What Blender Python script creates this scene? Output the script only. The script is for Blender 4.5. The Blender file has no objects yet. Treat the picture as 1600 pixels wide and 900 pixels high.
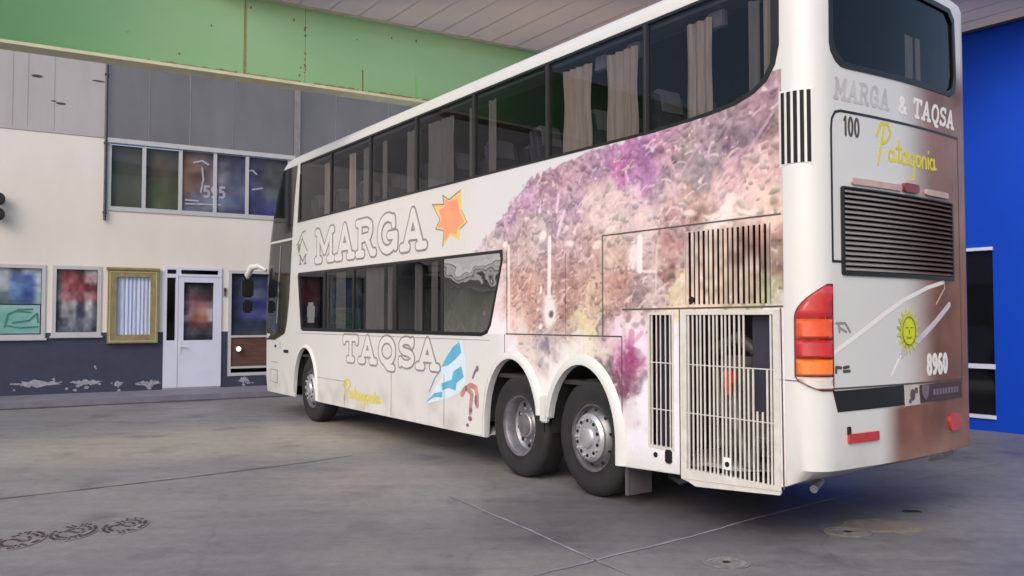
import bpy, bmesh, math, random
import numpy as np
from mathutils import Vector, Matrix
from mathutils.geometry import delaunay_2d_cdt
random.seed(4)
rng = np.random.default_rng(7)
R = math.radians
C = bpy.context.scene.collection

# ------------------------------------------------------------------ camera, sky, sun, exposure
FPX, H = 1276.0, 1.6
PITCH = math.atan(46 / FPX)
cd = bpy.data.cameras.new('camera'); cam = bpy.data.objects.new('camera', cd); C.objects.link(cam)
cam.location = (0, 0, H); cam.rotation_euler = (R(90) + PITCH, 0, 0)
cd.sensor_width = 36.0; cd.lens = 36.0 * FPX / 1600; cd.clip_end = 3000; cd.clip_start = .05
bpy.context.scene.camera = cam
W = bpy.data.worlds.new('World'); bpy.context.scene.world = W; W.use_nodes = True
nt = W.node_tree
sky = nt.nodes.new('ShaderNodeTexSky'); sky.sky_type = 'NISHITA'; sky.sun_disc = False
SUN_EL, SUN_AZ = R(38), R(205)          # azimuth clockwise from +Y: behind the camera, a little to the left
sky.sun_elevation = SUN_EL; sky.sun_rotation = SUN_AZ
sky.air_density = 1.0; sky.dust_density = 4.0; sky.ozone_density = 1.0
nt.links.new(sky.outputs[0], nt.nodes['Background'].inputs[0])
nt.nodes['Background'].inputs[1].default_value = .15
sl = bpy.data.lights.new('sun', 'SUN'); so = bpy.data.objects.new('sun', sl); C.objects.link(so)
sl.energy = .6; sl.angle = R(75); sl.color = (1, .97, .94)
so.rotation_euler = (R(90) - SUN_EL, 0, -SUN_AZ + math.pi)
so.location = (0, -10, 20)
vs = bpy.context.scene.view_settings
vs.view_transform = 'Standard'; vs.look = 'None'; vs.gamma = 1; vs.exposure = 0.36; vs.use_curve_mapping = False

# ------------------------------------------------------------------ survey: photograph measurements -> metric positions on real planes
_c, _s = math.cos(PITCH), math.sin(PITCH)
def ray(x, y):
    a = (x - 800) / FPX; b = (450 - y) / FPX
    return (a, _c - b * _s, _s + b * _c)
OX, OY = 0.745, 7.24                     # foot of the tag axle on the bus's left side
UX, UY = (0.5840, -0.8118), (0.8118, 0.5840)   # rearwards, and across the bus
def S(x, y, Y=0.0):                      # bus side plane -> X, Z
    d = ray(x, y)
    t = (Y + OX * UY[0] + OY * UY[1]) / (d[0] * UY[0] + d[1] * UY[1])
    p = (d[0] * t - OX, d[1] * t - OY); return (p[0] * UX[0] + p[1] * UX[1], H + d[2] * t)
def RR(x, y, X=2.2):                     # bus rear plane -> Y, Z
    d = ray(x, y)
    t = (X + OX * UX[0] + OY * UX[1]) / (d[0] * UX[0] + d[1] * UX[1])
    p = (d[0] * t - OX, d[1] * t - OY); return (p[0] * UY[0] + p[1] * UY[1], H + d[2] * t)
def G(x, y, z=0.0):                      # ground
    d = ray(x, y); t = (z - H) / d[2]; return (d[0] * t, d[1] * t)
_fa = math.atan(2200 / FPX); FD = (math.sin(_fa), math.cos(_fa)); FN = (-FD[1], FD[0])
DF, DB = 18.3, 10.8                      # facade and fascia distances
def F(x, y, D=DF):                       # facade plane -> u, z
    d = ray(x, y); t = D / (d[0] * FN[0] + d[1] * FN[1])
    return (t * (d[0] * FD[0] + d[1] * FD[1]), H + d[2] * t)
FROT = math.atan2(FD[1], FD[0])

# ------------------------------------------------------------------ materials
def lin(c):
    return tuple(((v / 255) / 12.92 if v <= 10 else (((v / 255) + .055) / 1.055) ** 2.4) for v in c)
def pm(name, col, rough=.5, metal=0.0, spec=.5, nz=(6, .15), col2=None, bump=None, coat=0, rn=0.0, stretch=None, alpha=None):
    m = bpy.data.materials.new(name); m.use_nodes = True; n = m.node_tree; N = n.nodes; L = n.links
    b = N['Principled BSDF']; b.inputs['Roughness'].default_value = rough
    b.inputs['Metallic'].default_value = metal; b.inputs['Specular IOR Level'].default_value = spec
    if coat: b.inputs['Coat Weight'].default_value = coat; b.inputs['Coat Roughness'].default_value = .06
    tc = N.new('ShaderNodeTexCoord'); mp = N.new('ShaderNodeMapping'); L.new(tc.outputs['Object'], mp.inputs[0])
    if stretch: mp.inputs['Scale'].default_value = stretch
    no = N.new('ShaderNodeTexNoise'); no.inputs['Scale'].default_value = nz[0]; no.inputs['Detail'].default_value = 7
    no.inputs['Roughness'].default_value = .62
    L.new(mp.outputs[0], no.inputs['Vector'])
    r = N.new('ShaderNodeValToRGB'); r.color_ramp.elements[0].position = .3; r.color_ramp.elements[1].position = .7
    c2 = col2 or tuple(v * (1 - nz[1] * 2) for v in col)
    r.color_ramp.elements[0].color = (*c2, 1); r.color_ramp.elements[1].color = (*col, 1)
    L.new(no.outputs[0], r.inputs[0]); L.new(r.outputs[0], b.inputs['Base Color'])
    if rn:
        mr = N.new('ShaderNodeMapRange'); mr.inputs[3].default_value = rough - rn; mr.inputs[4].default_value = rough + rn
        L.new(no.outputs[0], mr.inputs[0]); L.new(mr.outputs[0], b.inputs['Roughness'])
    if bump:
        n2 = N.new('ShaderNodeTexNoise'); n2.inputs['Scale'].default_value = bump[0]; n2.inputs['Detail'].default_value = 5
        L.new(mp.outputs[0], n2.inputs['Vector'])
        bp = N.new('ShaderNodeBump'); bp.inputs['Strength'].default_value = bump[1]; bp.inputs['Distance'].default_value = .02
        L.new(n2.outputs[0], bp.inputs['Height']); L.new(bp.outputs[0], b.inputs['Normal'])
    return m
def vcol(name, rough=.5, spec=.5, coat=0):
    m = bpy.data.materials.new(name); m.use_nodes = True; n = m.node_tree; N = n.nodes; L = n.links
    b = N['Principled BSDF']; b.inputs['Roughness'].default_value = rough; b.inputs['Specular IOR Level'].default_value = spec
    if coat: b.inputs['Coat Weight'].default_value = coat; b.inputs['Coat Roughness'].default_value = .08
    a = N.new('ShaderNodeVertexColor'); a.layer_name = 'Col'
    no = N.new('ShaderNodeTexNoise'); no.inputs['Scale'].default_value = 60; no.inputs['Detail'].default_value = 4
    tc = N.new('ShaderNodeTexCoord'); L.new(tc.outputs['Object'], no.inputs['Vector'])
    mr = N.new('ShaderNodeMapRange'); mr.inputs[3].default_value = .9; mr.inputs[4].default_value = 1.1; L.new(no.outputs[0], mr.inputs[0])
    mx = N.new('ShaderNodeVectorMath'); mx.operation = 'SCALE'; L.new(a.outputs[0], mx.inputs[0]); L.new(mr.outputs[0], mx.inputs['Scale'])
    L.new(mx.outputs[0], b.inputs['Base Color']); return m
def glass(name, tint, rough=.02, ior=1.5, base=0.0, bump=0):
    m = bpy.data.materials.new(name); m.use_nodes = True; n = m.node_tree; N = n.nodes; L = n.links
    N.remove(N['Principled BSDF']); out = N['Material Output']
    t = N.new('ShaderNodeBsdfTransparent'); t.inputs[0].default_value = (*tint, 1)
    g = N.new('ShaderNodeBsdfGlossy'); g.inputs['Roughness'].default_value = rough; g.inputs[0].default_value = (.9, .93, .96, 1)
    f = N.new('ShaderNodeFresnel'); ge = N.new('ShaderNodeNewGeometry'); mi = N.new('ShaderNodeMapRange'); mi.inputs[3].default_value = ior; mi.inputs[4].default_value = 1 / ior
    L.new(ge.outputs['Backfacing'], mi.inputs[0]); L.new(mi.outputs[0], f.inputs[0])
    mx = N.new('ShaderNodeMixShader'); ad = N.new('ShaderNodeMath'); ad.operation = 'ADD'; ad.use_clamp = True; ad.inputs[1].default_value = base
    L.new(f.outputs[0], ad.inputs[0]); L.new(ad.outputs[0], mx.inputs[0]); L.new(t.outputs[0], mx.inputs[1]); L.new(g.outputs[0], mx.inputs[2])
    if bump:
        tc = N.new('ShaderNodeTexCoord'); no = N.new('ShaderNodeTexNoise'); no.inputs['Scale'].default_value = 1.6
        L.new(tc.outputs['Object'], no.inputs['Vector'])
        bp = N.new('ShaderNodeBump'); bp.inputs['Strength'].default_value = bump; bp.inputs['Distance'].default_value = .05
        L.new(no.outputs[0], bp.inputs['Height']); L.new(bp.outputs[0], g.inputs['Normal']); L.new(bp.outputs[0], f.inputs['Normal'])
    L.new(mx.outputs[0], out.inputs[0]); return m

# ------------------------------------------------------------------ mesh helpers
class MB:
    def __init__(s): s.v = []; s.f = []
    def add(s, vs, fs):
        b = len(s.v); s.v += [tuple(p) for p in vs]; s.f += [tuple(i + b for i in f) for f in fs]; return s
    def box(s, x0, x1, y0, y1, z0, z1, M=None, b=0):
        if b:
            bm = bmesh.new(); bmesh.ops.create_cube(bm, size=1)
            for v in bm.verts: v.co = Vector(((x0 + x1) / 2 + v.co.x * (x1 - x0), (y0 + y1) / 2 + v.co.y * (y1 - y0), (z0 + z1) / 2 + v.co.z * (z1 - z0)))
            bmesh.ops.bevel(bm, geom=bm.edges[:], offset=b, segments=2, affect='EDGES')
            vv = [v.co.copy() for v in bm.verts]; bm.verts.index_update(); ff = [[v.index for v in f.verts] for f in bm.faces]; bm.free()
        else:
            vv = [Vector(p) for p in ((x0, y0, z0), (x1, y0, z0), (x1, y1, z0), (x0, y1, z0), (x0, y0, z1), (x1, y0, z1), (x1, y1, z1), (x0, y1, z1))]
            ff = [(0, 3, 2, 1), (4, 5, 6, 7), (0, 1, 5, 4), (1, 2, 6, 5), (2, 3, 7, 6), (3, 0, 4, 7)]
        if M: vv = [M @ p for p in vv]
        return s.add(vv, ff)
    def tube(s, pts, r, n=8, rs=None):
        pts = [Vector(p) for p in pts]; rings = []; vv = []; ff = []
        for i, p in enumerate(pts):
            t = (pts[min(i + 1, len(pts) - 1)] - pts[max(i - 1, 0)]).normalized()
            a = t.cross(Vector((0, 0, 1)));
            if a.length < .1: a = t.cross(Vector((1, 0, 0)))
            a.normalize(); b = t.cross(a); rr = rs[i] if rs else r
            for k in range(n): vv.append(p + rr * (a * math.cos(2 * math.pi * k / n) + b * math.sin(2 * math.pi * k / n)))
        for i in range(len(pts) - 1):
            for k in range(n): ff.append((i * n + k, i * n + (k + 1) % n, (i + 1) * n + (k + 1) % n, (i + 1) * n + k))
        ff.append(tuple(range(n))[::-1]); ff.append(tuple((len(pts) - 1) * n + k for k in range(n)))
        return s.add(vv, ff)
    def lathe(s, prof, n=40, M=None, sx=1.0):          # profile (radius, y), axis Y
        vv = []; ff = []
        for r, y in prof:
            for k in range(n):
                a = 2 * math.pi * k / n; p = Vector((r * sx * math.cos(a), y, r * math.sin(a))); vv.append(M @ p if M else p)
        for i in range(len(prof) - 1):
            for k in range(n): ff.append((i * n + k, i * n + (k + 1) % n, (i + 1) * n + (k + 1) % n, (i + 1) * n + k))
        return s.add(vv, ff)
    def build(s, name, mat, parent=None, smooth=None, cols=None):
        me = bpy.data.meshes.new(name); me.from_pydata(s.v, [], s.f); me.validate(); me.update()
        for m in (mat if isinstance(mat, (list, tuple)) else [mat]): me.materials.append(m)
        if smooth is not None:
            me.shade_smooth(); me.set_sharp_from_angle(angle=R(smooth))
        if cols is not None:
            a = me.color_attributes.new('Col', 'FLOAT_COLOR', 'POINT')
            a.data.foreach_set('color', np.concatenate([cols, np.ones((len(cols), 1))], 1).astype(np.float32).ravel())
        o = bpy.data.objects.new(name, me); C.objects.link(o)
        if parent is not None: o.parent = parent
        return o
def tag(o, label=None, cat=None, group=None, kind=None):
    if label: o['label'] = label
    if cat: o['category'] = cat
    if group: o['group'] = group
    if kind: o['kind'] = kind
    return o
def empty(name, loc, rz=0, **k):
    o = bpy.data.objects.new(name, None); C.objects.link(o); o.location = loc; o.rotation_euler = (0, 0, rz); o.empty_display_size = .3
    return tag(o, **k)
def fine(p, st):
    o = []
    for i in range(len(p)):
        a, b = p[i], p[(i + 1) % len(p)]; k = max(1, math.ceil(math.hypot(b[0] - a[0], b[1] - a[1]) / st)); o += [(a[0] + (b[0] - a[0]) * j / k, a[1] + (b[1] - a[1]) * j / k) for j in range(k)]
    return o
def cdt(polys, holes=(), st=0):
    """union of polygons minus holes -> verts2d, tris"""
    V = []; Fc = []
    for p in list(polys) + list(holes):
        if sum(p[i - 1][0] * p[i][1] - p[i][0] * p[i - 1][1] for i in range(len(p))) < 0: p = p[::-1]
        b = len(V); V += [Vector(q) for q in p]; Fc.append(list(range(b, b + len(p))))
    nP = len(polys)
    if st:
        us = [v.x for v in V]; ws_ = [v.y for v in V]
        V += [Vector((a, b)) for a in np.arange(min(us) + st * .5, max(us), st) for b in np.arange(min(ws_) + st * .5, max(ws_), st)]
    r = delaunay_2d_cdt(V, [], Fc, 0, 1e-6)
    tr = [f for f, of in zip(r[2], r[5]) if any(i < nP for i in of) and not any(i >= nP for i in of)]
    used = sorted({i for f in tr for i in f}); mp = {k: i for i, k in enumerate(used)}
    return [tuple(r[0][k]) for k in used], [tuple(mp[i] for i in f) for f in tr]
def plate(mb, polys, w0, w1, fn, holes=()):
    """thin solid in a surface: fn(u, v, w) -> 3D with w the height above the surface"""
    st = 0
    if fn is globals().get('rp'): polys = [fine(p, .08) for p in polys]; holes = [fine(p, .08) for p in holes]; st = .1 if len(polys) == 1 else 0
    v, t = cdt(polys, holes, st); n = len(v)
    e = {}
    for f in t:
        for i in range(3):
            a, b = f[i], f[(i + 1) % 3]; e[(a, b)] = 1
    vv = [fn(p[0], p[1], w1) for p in v] + [fn(p[0], p[1], w0) for p in v]
    ff = list(t) + [tuple(i + n for i in f[::-1]) for f in t]
    ff += [(b, a, a + n, b + n) for (a, b) in e if (b, a) not in e]
    return mb.add(vv, ff)
def sheet(mb, poly, w, fn):
    v, t = cdt([fine(poly, .1)] if fn is globals().get('rp') else [poly], (), .12 if fn is globals().get('rp') else 0); return mb.add([fn(p[0], p[1], w) for p in v], t)
def rect(x0, x1, y0, y1): return [(x0, y0), (x1, y0), (x1, y1), (x0, y1)]
def rrect(x0, x1, y0, y1, r, n=4):
    o = []
    for cx, cy, a in ((x1 - r, y0 + r, -90), (x1 - r, y1 - r, 0), (x0 + r, y1 - r, 90), (x0 + r, y0 + r, 180)):
        o += [(cx + r * math.cos(R(a + 90 * k / n)), cy + r * math.sin(R(a + 90 * k / n))) for k in range(n + 1)]
    return o
def ell(cx, cy, rx, ry, n=16, a0=0): return [(cx + rx * math.cos(2 * math.pi * k / n + a0), cy + ry * math.sin(2 * math.pi * k / n + a0)) for k in range(n)]
def strokes(lines, w):
    """polylines -> polygons of a pen of width w"""
    out = []
    for ln in lines:
        for i in range(len(ln) - 1):
            a, b = Vector(ln[i]), Vector(ln[i + 1]); d = b - a
            if d.length < 1e-6: continue
            d.normalize(); nrm = Vector((-d.y, d.x)) * w / 2
            out.append([tuple(a - nrm), tuple(b - nrm), tuple(b + nrm), tuple(a + nrm)])
        for p in ln: out.append([(p[0] + math.cos(k * math.pi / 4 + .39) * w * .5, p[1] + math.sin(k * math.pi / 4 + .39) * w * .5) for k in range(8)])
    return out
def arc(cx, cy, rx, ry, a0, a1, n=12): return [(cx + rx * math.cos(R(a0 + (a1 - a0) * k / n)), cy + ry * math.sin(R(a0 + (a1 - a0) * k / n))) for k in range(n + 1)]
GL = {
 'M': (1.0, [[(.14, .04), (.14, .95), (.5, .3), (.86, .95), (.86, .04)], [(.0, .04), (.28, .04)], [(.72, .04), (1, .04)], [(.02, .95), (.14, .95)], [(.86, .95), (.98, .95)]]),
 'A': (.92, [[(.14, .04), (.46, .96), (.78, .04)], [(.26, .34), (.66, .34)], [(0, .04), (.26, .04)], [(.64, .04), (.92, .04)]]),
 'R': (.85, [[(.16, .04), (.16, .95), (.5, .95), (.66, .86), (.68, .68), (.6, .52), (.16, .48)], [(.46, .5), (.72, .04), (.85, .04)], [(.02, .04), (.3, .04)], [(.02, .95), (.16, .95)]]),
 'G': (.85, [arc(.42, .5, .36, .46, 55, 340, 14), [(.48, .44), (.78, .44), (.76, .1)], [(.66, .9), (.68, .72)]]),
 'T': (.8, [[(.02, .78), (.02, .94), (.78, .94), (.78, .78)], [(.4, .94), (.4, .04)], [(.24, .04), (.56, .04)]]),
 'Q': (.9, [arc(.45, .5, .36, .46, 0, 360, 16), [(.3, .12), (.5, -.12), (.78, -.14)]]),
 'S': (.75, [arc(.38, .73, .28, .22, 20, 270, 9) + arc(.38, .28, .3, .23, 90, -160, 9), [(.66, .95), (.64, .78)], [(.08, .05), (.09, .2)]]),
 '&': (.75, [[(.7, .04), (.2, .68), (.22, .88), (.38, .95), (.5, .84), (.46, .66), (.12, .36), (.1, .14), (.3, .04), (.52, .12), (.66, .38)]]),
 '0': (.6, [arc(.3, .5, .22, .45, 0, 360, 14)]),
 '1': (.35, [[(.05, .78), (.2, .95), (.2, .04)]]),
 '8': (.6, [arc(.3, .73, .19, .22, 0, 360, 12), arc(.3, .27, .23, .25, 0, 360, 12)]),
 '6': (.6, [[(.48, .92), (.3, .95), (.12, .7), (.07, .3)], arc(.3, .29, .22, .26, 0, 360, 12)]),
 '9': (.6, [[(.12, .06), (.3, .05), (.48, .3), (.53, .7)], arc(.3, .7, .22, .25, 0, 360, 12)]),
 '5': (.6, [[(.5, .95), (.14, .95), (.12, .55), (.35, .6), (.5, .45), (.5, .2), (.3, .04), (.08, .1)]]),
 ' ': (.4, []),
}
def word(txt, x, z, w, h, gap=.12, shear=0):
    """lettering scaled into w x h with its lower left at x, z"""
    tot = sum(GL[c][0] for c in txt) + gap * (len(txt) - 1); k = w / tot; out = []; p = 0
    for c in txt:
        out += [[(x + (p + a + shear * b) * k, z + b * h) for a, b in l] for l in GL[c][1]]; p += GL[c][0] + gap
    return out
def script(x, z, w, h):
    o = [[(0, -.15), (.3, 1.05)], [(-.05, .7), (.15, 1.1), (.5, 1.12), (.6, .85), (.42, .58), (.15, .5)]]
    def a(q): return [arc(q + .13, .18, .13, .17, 30, 390, 9), [(q + .27, .34), (q + .27, .04), (q + .36, .06)]]
    def t(q): return [[(q + .12, .7), (q + .07, .05), (q + .2, .05)], [(q - .02, .45), (q + .24, .47)]]
    o += a(.5) + t(.9) + a(1.15) + [arc(1.68, .18, .13, .17, 30, 390, 9), [(1.81, .34), (1.78, -.4), (1.6, -.45)]]
    o += [arc(2.03, .18, .13, .17, 0, 360, 9), [(2.25, .34), (2.25, 0)], [(2.25, .22), (2.37, .36), (2.47, .28), (2.47, 0)], [(2.6, .34), (2.6, .02)], [(2.61, .52), (2.63, .55)]] + a(2.7)
    return [[(x + p / 3.06 * w, z + q * h) for p, q in l] for l in o]

# ------------------------------------------------------------------ painted panels (artwork of the place)
def vnoise(shape, cell, seed):
    if shape[0] > 200: cell = cell * 1.25
    g = np.random.default_rng(seed).random((int(shape[0] / cell) + 3, int(shape[1] / cell) + 3))
    y = np.arange(shape[0]) / cell; x = np.arange(shape[1]) / cell
    yi = y.astype(int); xi = x.astype(int); fy = y - yi; fx = x - xi
    fy = fy * fy * (3 - 2 * fy); fx = fx * fx * (3 - 2 * fx)
    a = g[np.ix_(yi, xi)]; b = g[np.ix_(yi, xi + 1)]; c = g[np.ix_(yi + 1, xi)]; d = g[np.ix_(yi + 1, xi + 1)]
    return (a * (1 - fx) + b * fx) * (1 - fy)[:, None] + (c * (1 - fx) + d * fx) * fy[:, None]
def slin(a): a = np.clip(a, 0, 255) / 255; return np.where(a < .04045, a / 12.92, ((a + .055) / 1.055) ** 2.4)
def paint_grid(rows, n, m, amt=14, seed=1, extra=None):
    """rows of sRGB swatches, top to bottom, blended and mottled -> (m, n, 3) with row 0 at the bottom"""
    a = np.array(rows, float)[::-1]; yy = np.linspace(0, a.shape[0] - 1, m); xx = np.linspace(0, a.shape[1] - 1, n)
    yi = np.minimum(yy.astype(int), a.shape[0] - 2); xi = np.minimum(xx.astype(int), a.shape[1] - 2); fy = (yy - yi)[:, None, None]; fx = (xx - xi)[None, :, None]
    fy = np.clip((fy - .5) * 2 + .5, 0, 1); fx = np.clip((fx - .5) * 2 + .5, 0, 1)
    o = (a[np.ix_(yi, xi)] * (1 - fx) + a[np.ix_(yi, xi + 1)] * fx) * (1 - fy) + (a[np.ix_(yi + 1, xi)] * (1 - fx) + a[np.ix_(yi + 1, xi + 1)] * fx) * fy
    o += ((vnoise((m, n), 3, seed) - .5) * 2 * amt + (vnoise((m, n), 7, seed + 1) - .5) * 2 * amt)[:, :, None]
    if extra: extra(o, n, m)
    return o
def painted_panel(name, x0, x1, z0, z1, y, img, mat, parent=None, thick=.004):
    m, n = img.shape[:2]; mb = MB()
    xs = np.linspace(x0, x1, n); zs = np.linspace(z0, z1, m)
    vv = [(x, y, z) for z in zs for x in xs]; ff = [(j * n + i, j * n + i + 1, (j + 1) * n + i + 1, (j + 1) * n + i) for j in range(m - 1) for i in range(n - 1)]
    mb.add(vv, ff); mb.box(x0, x1, y + .001, y + thick, z0, z1)
    cols = slin(img).reshape(-1, 3); cols = np.concatenate([cols, np.full((8, 3), .5)])
    return mb.build(name, mat, parent, cols=cols)

# mural on the rear half of the bus side: swatches read off the artwork, metric coordinates
SW = '''760,385,200,180,190 790,345,185,150,180 830,310,190,150,185 850,285,160,120,145 880,290,190,150,170 900,320,180,150,175 870,350,170,145,170
935,275,160,125,160 965,270,190,110,175 1000,250,160,105,160 1030,225,185,130,170 1000,280,175,120,175 1040,265,190,150,165 1085,240,160,142,145
1110,215,165,140,155 1100,260,150,135,145 1150,205,155,130,145 1160,225,130,110,125 1195,170,165,130,145 1200,215,145,115,120 1150,240,145,115,135
1200,245,220,180,180 1180,280,230,195,190 1190,320,225,195,180 1130,290,215,175,180 1130,330,235,220,215 1080,310,200,160,150 1090,330,170,140,130
1050,300,215,185,190 1035,285,150,125,145 990,310,215,185,200 950,310,215,190,190 940,340,215,190,190 925,320,215,185,185 960,365,205,185,180
900,360,195,165,175 1010,350,220,195,195 1050,345,190,150,155 840,370,185,165,170 800,375,190,165,170 815,400,190,165,165 815,450,200,155,145
810,430,185,145,135 830,490,195,155,145 800,500,220,185,180 890,420,160,120,120 880,400,190,155,160 900,440,180,140,130 920,410,185,150,145
880,490,165,125,120 925,470,205,175,155 920,500,215,200,160 950,450,200,160,150 960,400,205,175,165 970,430,185,140,130 985,470,165,130,130
1000,455,145,120,125 955,500,135,100,100 1025,440,195,175,175 1045,425,150,110,110 1030,400,200,165,160 1055,380,180,135,135 1055,455,220,205,165
1060,475,220,205,170 1010,400,200,175,180 1090,380,200,180,175 1120,400,215,195,170 1160,400,150,120,110 1190,400,140,110,100 1150,450,200,180,160
1190,450,178,178,140 1090,450,215,190,165 1190,370,190,140,130 850,545,185,168,175 820,540,215,200,195 920,540,222,216,200 945,540,210,195,190 965,510,235,205,230
990,495,235,215,225 985,545,165,80,130 980,575,150,70,112 975,600,125,80,100 1000,525,240,215,235 1006,562,235,210,230 1000,590,160,135,155
960,560,205,155,185 952,575,110,95,100 985,650,215,205,215 1000,690,222,222,235 1010,630,228,226,238 985,720,225,225,232 1030,600,228,226,238 1060,560,226,225,235
1060,660,225,225,232 1030,720,226,226,232 870,575,226,224,226 800,540,226,222,226 780,520,228,222,230 770,480,222,205,210 1060,500,220,218,228 1200,490,225,222,225
1100,740,222,222,226 1212,600,222,222,226 760,420,215,200,195 855,600,226,224,226 775,400,205,190,190 905,560,226,224,222'''
MX0, MX1, MZ0, MZ1, MS = -2.15, 1.95, .33, 3.34, .01
def make_mural():
    n = int((MX1 - MX0) / MS) + 1; m = int((MZ1 - MZ0) / MS) + 1
    X, Z = np.meshgrid(np.linspace(MX0, MX1, n), np.linspace(MZ0, MZ1, m))
    wx = (vnoise((m, n), 14, 3) - .5) * .2 + (vnoise((m, n), 5, 5) - .5) * .09; wz = (vnoise((m, n), 14, 4) - .5) * .2 + (vnoise((m, n), 5, 6) - .5) * .09
    Xw, Zw = X + wx, Z + wz
    acc = np.zeros((m, n, 3)); ws = np.full((m, n), 1e-9)
    for t in SW.split():
        px, py, r, g, b = map(float, t.split(',')); x, z = S(px, py); w = 1 / (((Xw - x) ** 2 + (Zw - z) ** 2) + .002) ** 2
        acc += w[:, :, None] * np.array([r, g, b]); ws += w
    img = acc / ws[:, :, None]
    dev = np.clip((232 - img.mean(2)) / 50, 0, 1.2)          # busy where the artwork is dark, calm where it is pale
    n1 = vnoise((m, n), 3, 11) + vnoise((m, n), 6, 12) - 1; n2 = vnoise((m, n), 2, 13) - .5; n3 = vnoise((m, n), 9, 15) - .5
    n4 = np.abs(vnoise((m, n), 4, 17) - .5) * 2; d = (n1 * 18 + n2 * 20 + n3 * 12 + (n4 - .5) * 14) * dev
    img += d[:, :, None] * np.array([1.0, 1.05, 1.0])
    br = np.clip((vnoise((m, n), 2.2, 21) + .6 * vnoise((m, n), 4, 22) - 1.12) * 4, 0, 1) * dev          # pale rocks and twigs
    img += br[:, :, None] * (np.array([236, 214, 212]) - img) * .6
    dk = np.clip((vnoise((m, n), 2.6, 31) + .6 * vnoise((m, n), 5, 32) - 1.16) * 4, 0, 1) * dev
    img += dk[:, :, None] * (np.array([116, 90, 94]) - img) * .45
    g = np.random.default_rng(99)
    for _ in range(1900):                                    # hillside shrubs: dark foot, lighter crown
        cx, cz = g.uniform(MX0, MX1), g.uniform(.9, 3.2); i, j = int((cx - MX0) / MS), int((cz - MZ0) / MS)
        if dev[min(j, m - 1), min(i, n - 1)] < g.uniform(.35, 1.1): continue
        rx = g.uniform(.011, .036) * (1.2 if cz > 2.2 else 1); rz = rx * g.uniform(.6, 1.1); k = int(rx * 1.6 / MS) + 2
        sl_ = (slice(max(j - k, 0), j + k + 1), slice(max(i - k, 0), i + k + 1)); xx, zz = Xw[sl_] * .5 + X[sl_] * .5, Zw[sl_] * .5 + Z[sl_] * .5
        q = np.hypot((xx - cx) / rx, (zz - cz) / rz); a = np.clip((1.08 - q) / .22, 0, 1) * g.uniform(.35, .85); t = np.clip((zz - cz) / rz * .5 + .5, 0, 1) ** 1.3
        b_ = img[min(j, m - 1), min(i, n - 1)].copy(); lo_ = b_ * .6; hi_ = np.minimum(b_ * 1.12 + 12, 226)
        img[sl_] = img[sl_] * (1 - a[:, :, None]) + (lo_ + (hi_ - lo_) * t[:, :, None]) * a[:, :, None]
    for _ in range(260):                                     # pale paths and stones between them
        cx, cz = g.uniform(MX0 + .1, MX1 - .05), g.uniform(1.5, 3.1); i, j = min(int((cx - MX0) / MS), n - 1), min(int((cz - MZ0) / MS), m - 1)
        if dev[j, i] < .15: continue
        L_ = g.uniform(.03, .14); an = g.normal(.5, .5); w_ = g.uniform(.004, .011); k = int(L_ / MS) + 2; sl_ = (slice(max(j - k, 0), j + k + 1), slice(max(i - k, 0), i + k + 1)); xx, zz = X[sl_] - cx, Z[sl_] - cz
        u_ = xx * math.cos(an) + zz * math.sin(an); v_ = -xx * math.sin(an) + zz * math.cos(an) + 3 * u_ * u_
        a = np.clip((w_ - np.abs(v_)) / .01 + .5, 0, 1) * (np.abs(u_) < L_ / 2) * .65; img[sl_] = img[sl_] * (1 - a[:, :, None]) + np.array([228, 206, 204]) * a[:, :, None]
    gm = img.mean(2, keepdims=True); img[:] = gm + (img - gm) * .88 + 4
    def seg(p, q, w, col, k=.9):
        (x0, z0), (x1, z1) = S(*p), S(*q); dx, dz = x1 - x0, z1 - z0; tt = np.clip(((X - x0) * dx + (Z - z0) * dz) / (dx * dx + dz * dz), 0, 1)
        ds = np.hypot(X - x0 - tt * dx, Z - z0 - tt * dz); a = np.clip((w - ds) / .012 + .5, 0, 1) * k; img[:] = img * (1 - a[:, :, None]) + np.array(col) * a[:, :, None]
    def blob(p, rx, rz, col, k=.9, soft=.35):
        x0, z0 = S(*p); q = np.hypot((X - x0 + wx * .3) / rx, (Z - z0 + wz * .3) / rz); a = np.clip((1 + soft - q) / (2 * soft), 0, 1) * k; img[:] = img * (1 - a[:, :, None]) + np.array(col) * a[:, :, None]
    wt = (240, 232, 232)
    # falls of white water, then the long handled key shape
    for a, b in (((873, 305), (870, 330)), ((882, 330), (876, 350)), ((876, 350), (872, 366))): seg(a, b, .02, (225, 200, 225))
    seg((859, 372), (858, 462), .026, wt); blob((861, 492), .1, .12, wt); blob((862, 492), .035, .04, (90, 70, 75)); blob((859, 470), .07, .05, wt, .7)
    blob((847, 368), .05, .05, wt); blob((846, 353), .05, .04, (205, 190, 200)); blob((843, 333), .03, .03, (230, 205, 235))
    seg((795, 385), (796, 520), .018, (240, 220, 222), .8); blob((790, 380), .05, .04, wt); blob((845, 455), .02, .04, wt); blob((846, 508), .03, .03, wt)
    seg((1000, 372), (1000, 422), .03, wt); seg((1000, 424), (1025, 424), .012, (235, 215, 220)); blob((990, 395), .05, .1, (235, 225, 225), .8)
    seg((1026, 395), (1025, 460), .012, (225, 205, 205), .7)
    for p in ((955, 358), (1075, 335), (1130, 325), (1165, 330), (1110, 335), (890, 378), (935, 385)): blob(p, .07, .03, (240, 228, 220), .75)
    for a, b in (((1060, 278), (1092, 225)), ((1092, 225), (1110, 250)), ((1025, 275), (1042, 245)), ((1042, 245), (1052, 260)), ((1170, 235), (1205, 180)), ((1130, 260), (1165, 232))): seg(a, b, .014, (205, 165, 195), .6)
    blob((850, 543), .05, .05, (120, 112, 135), .6); blob((856, 540), .03, .06, (105, 100, 125), .6)
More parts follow.
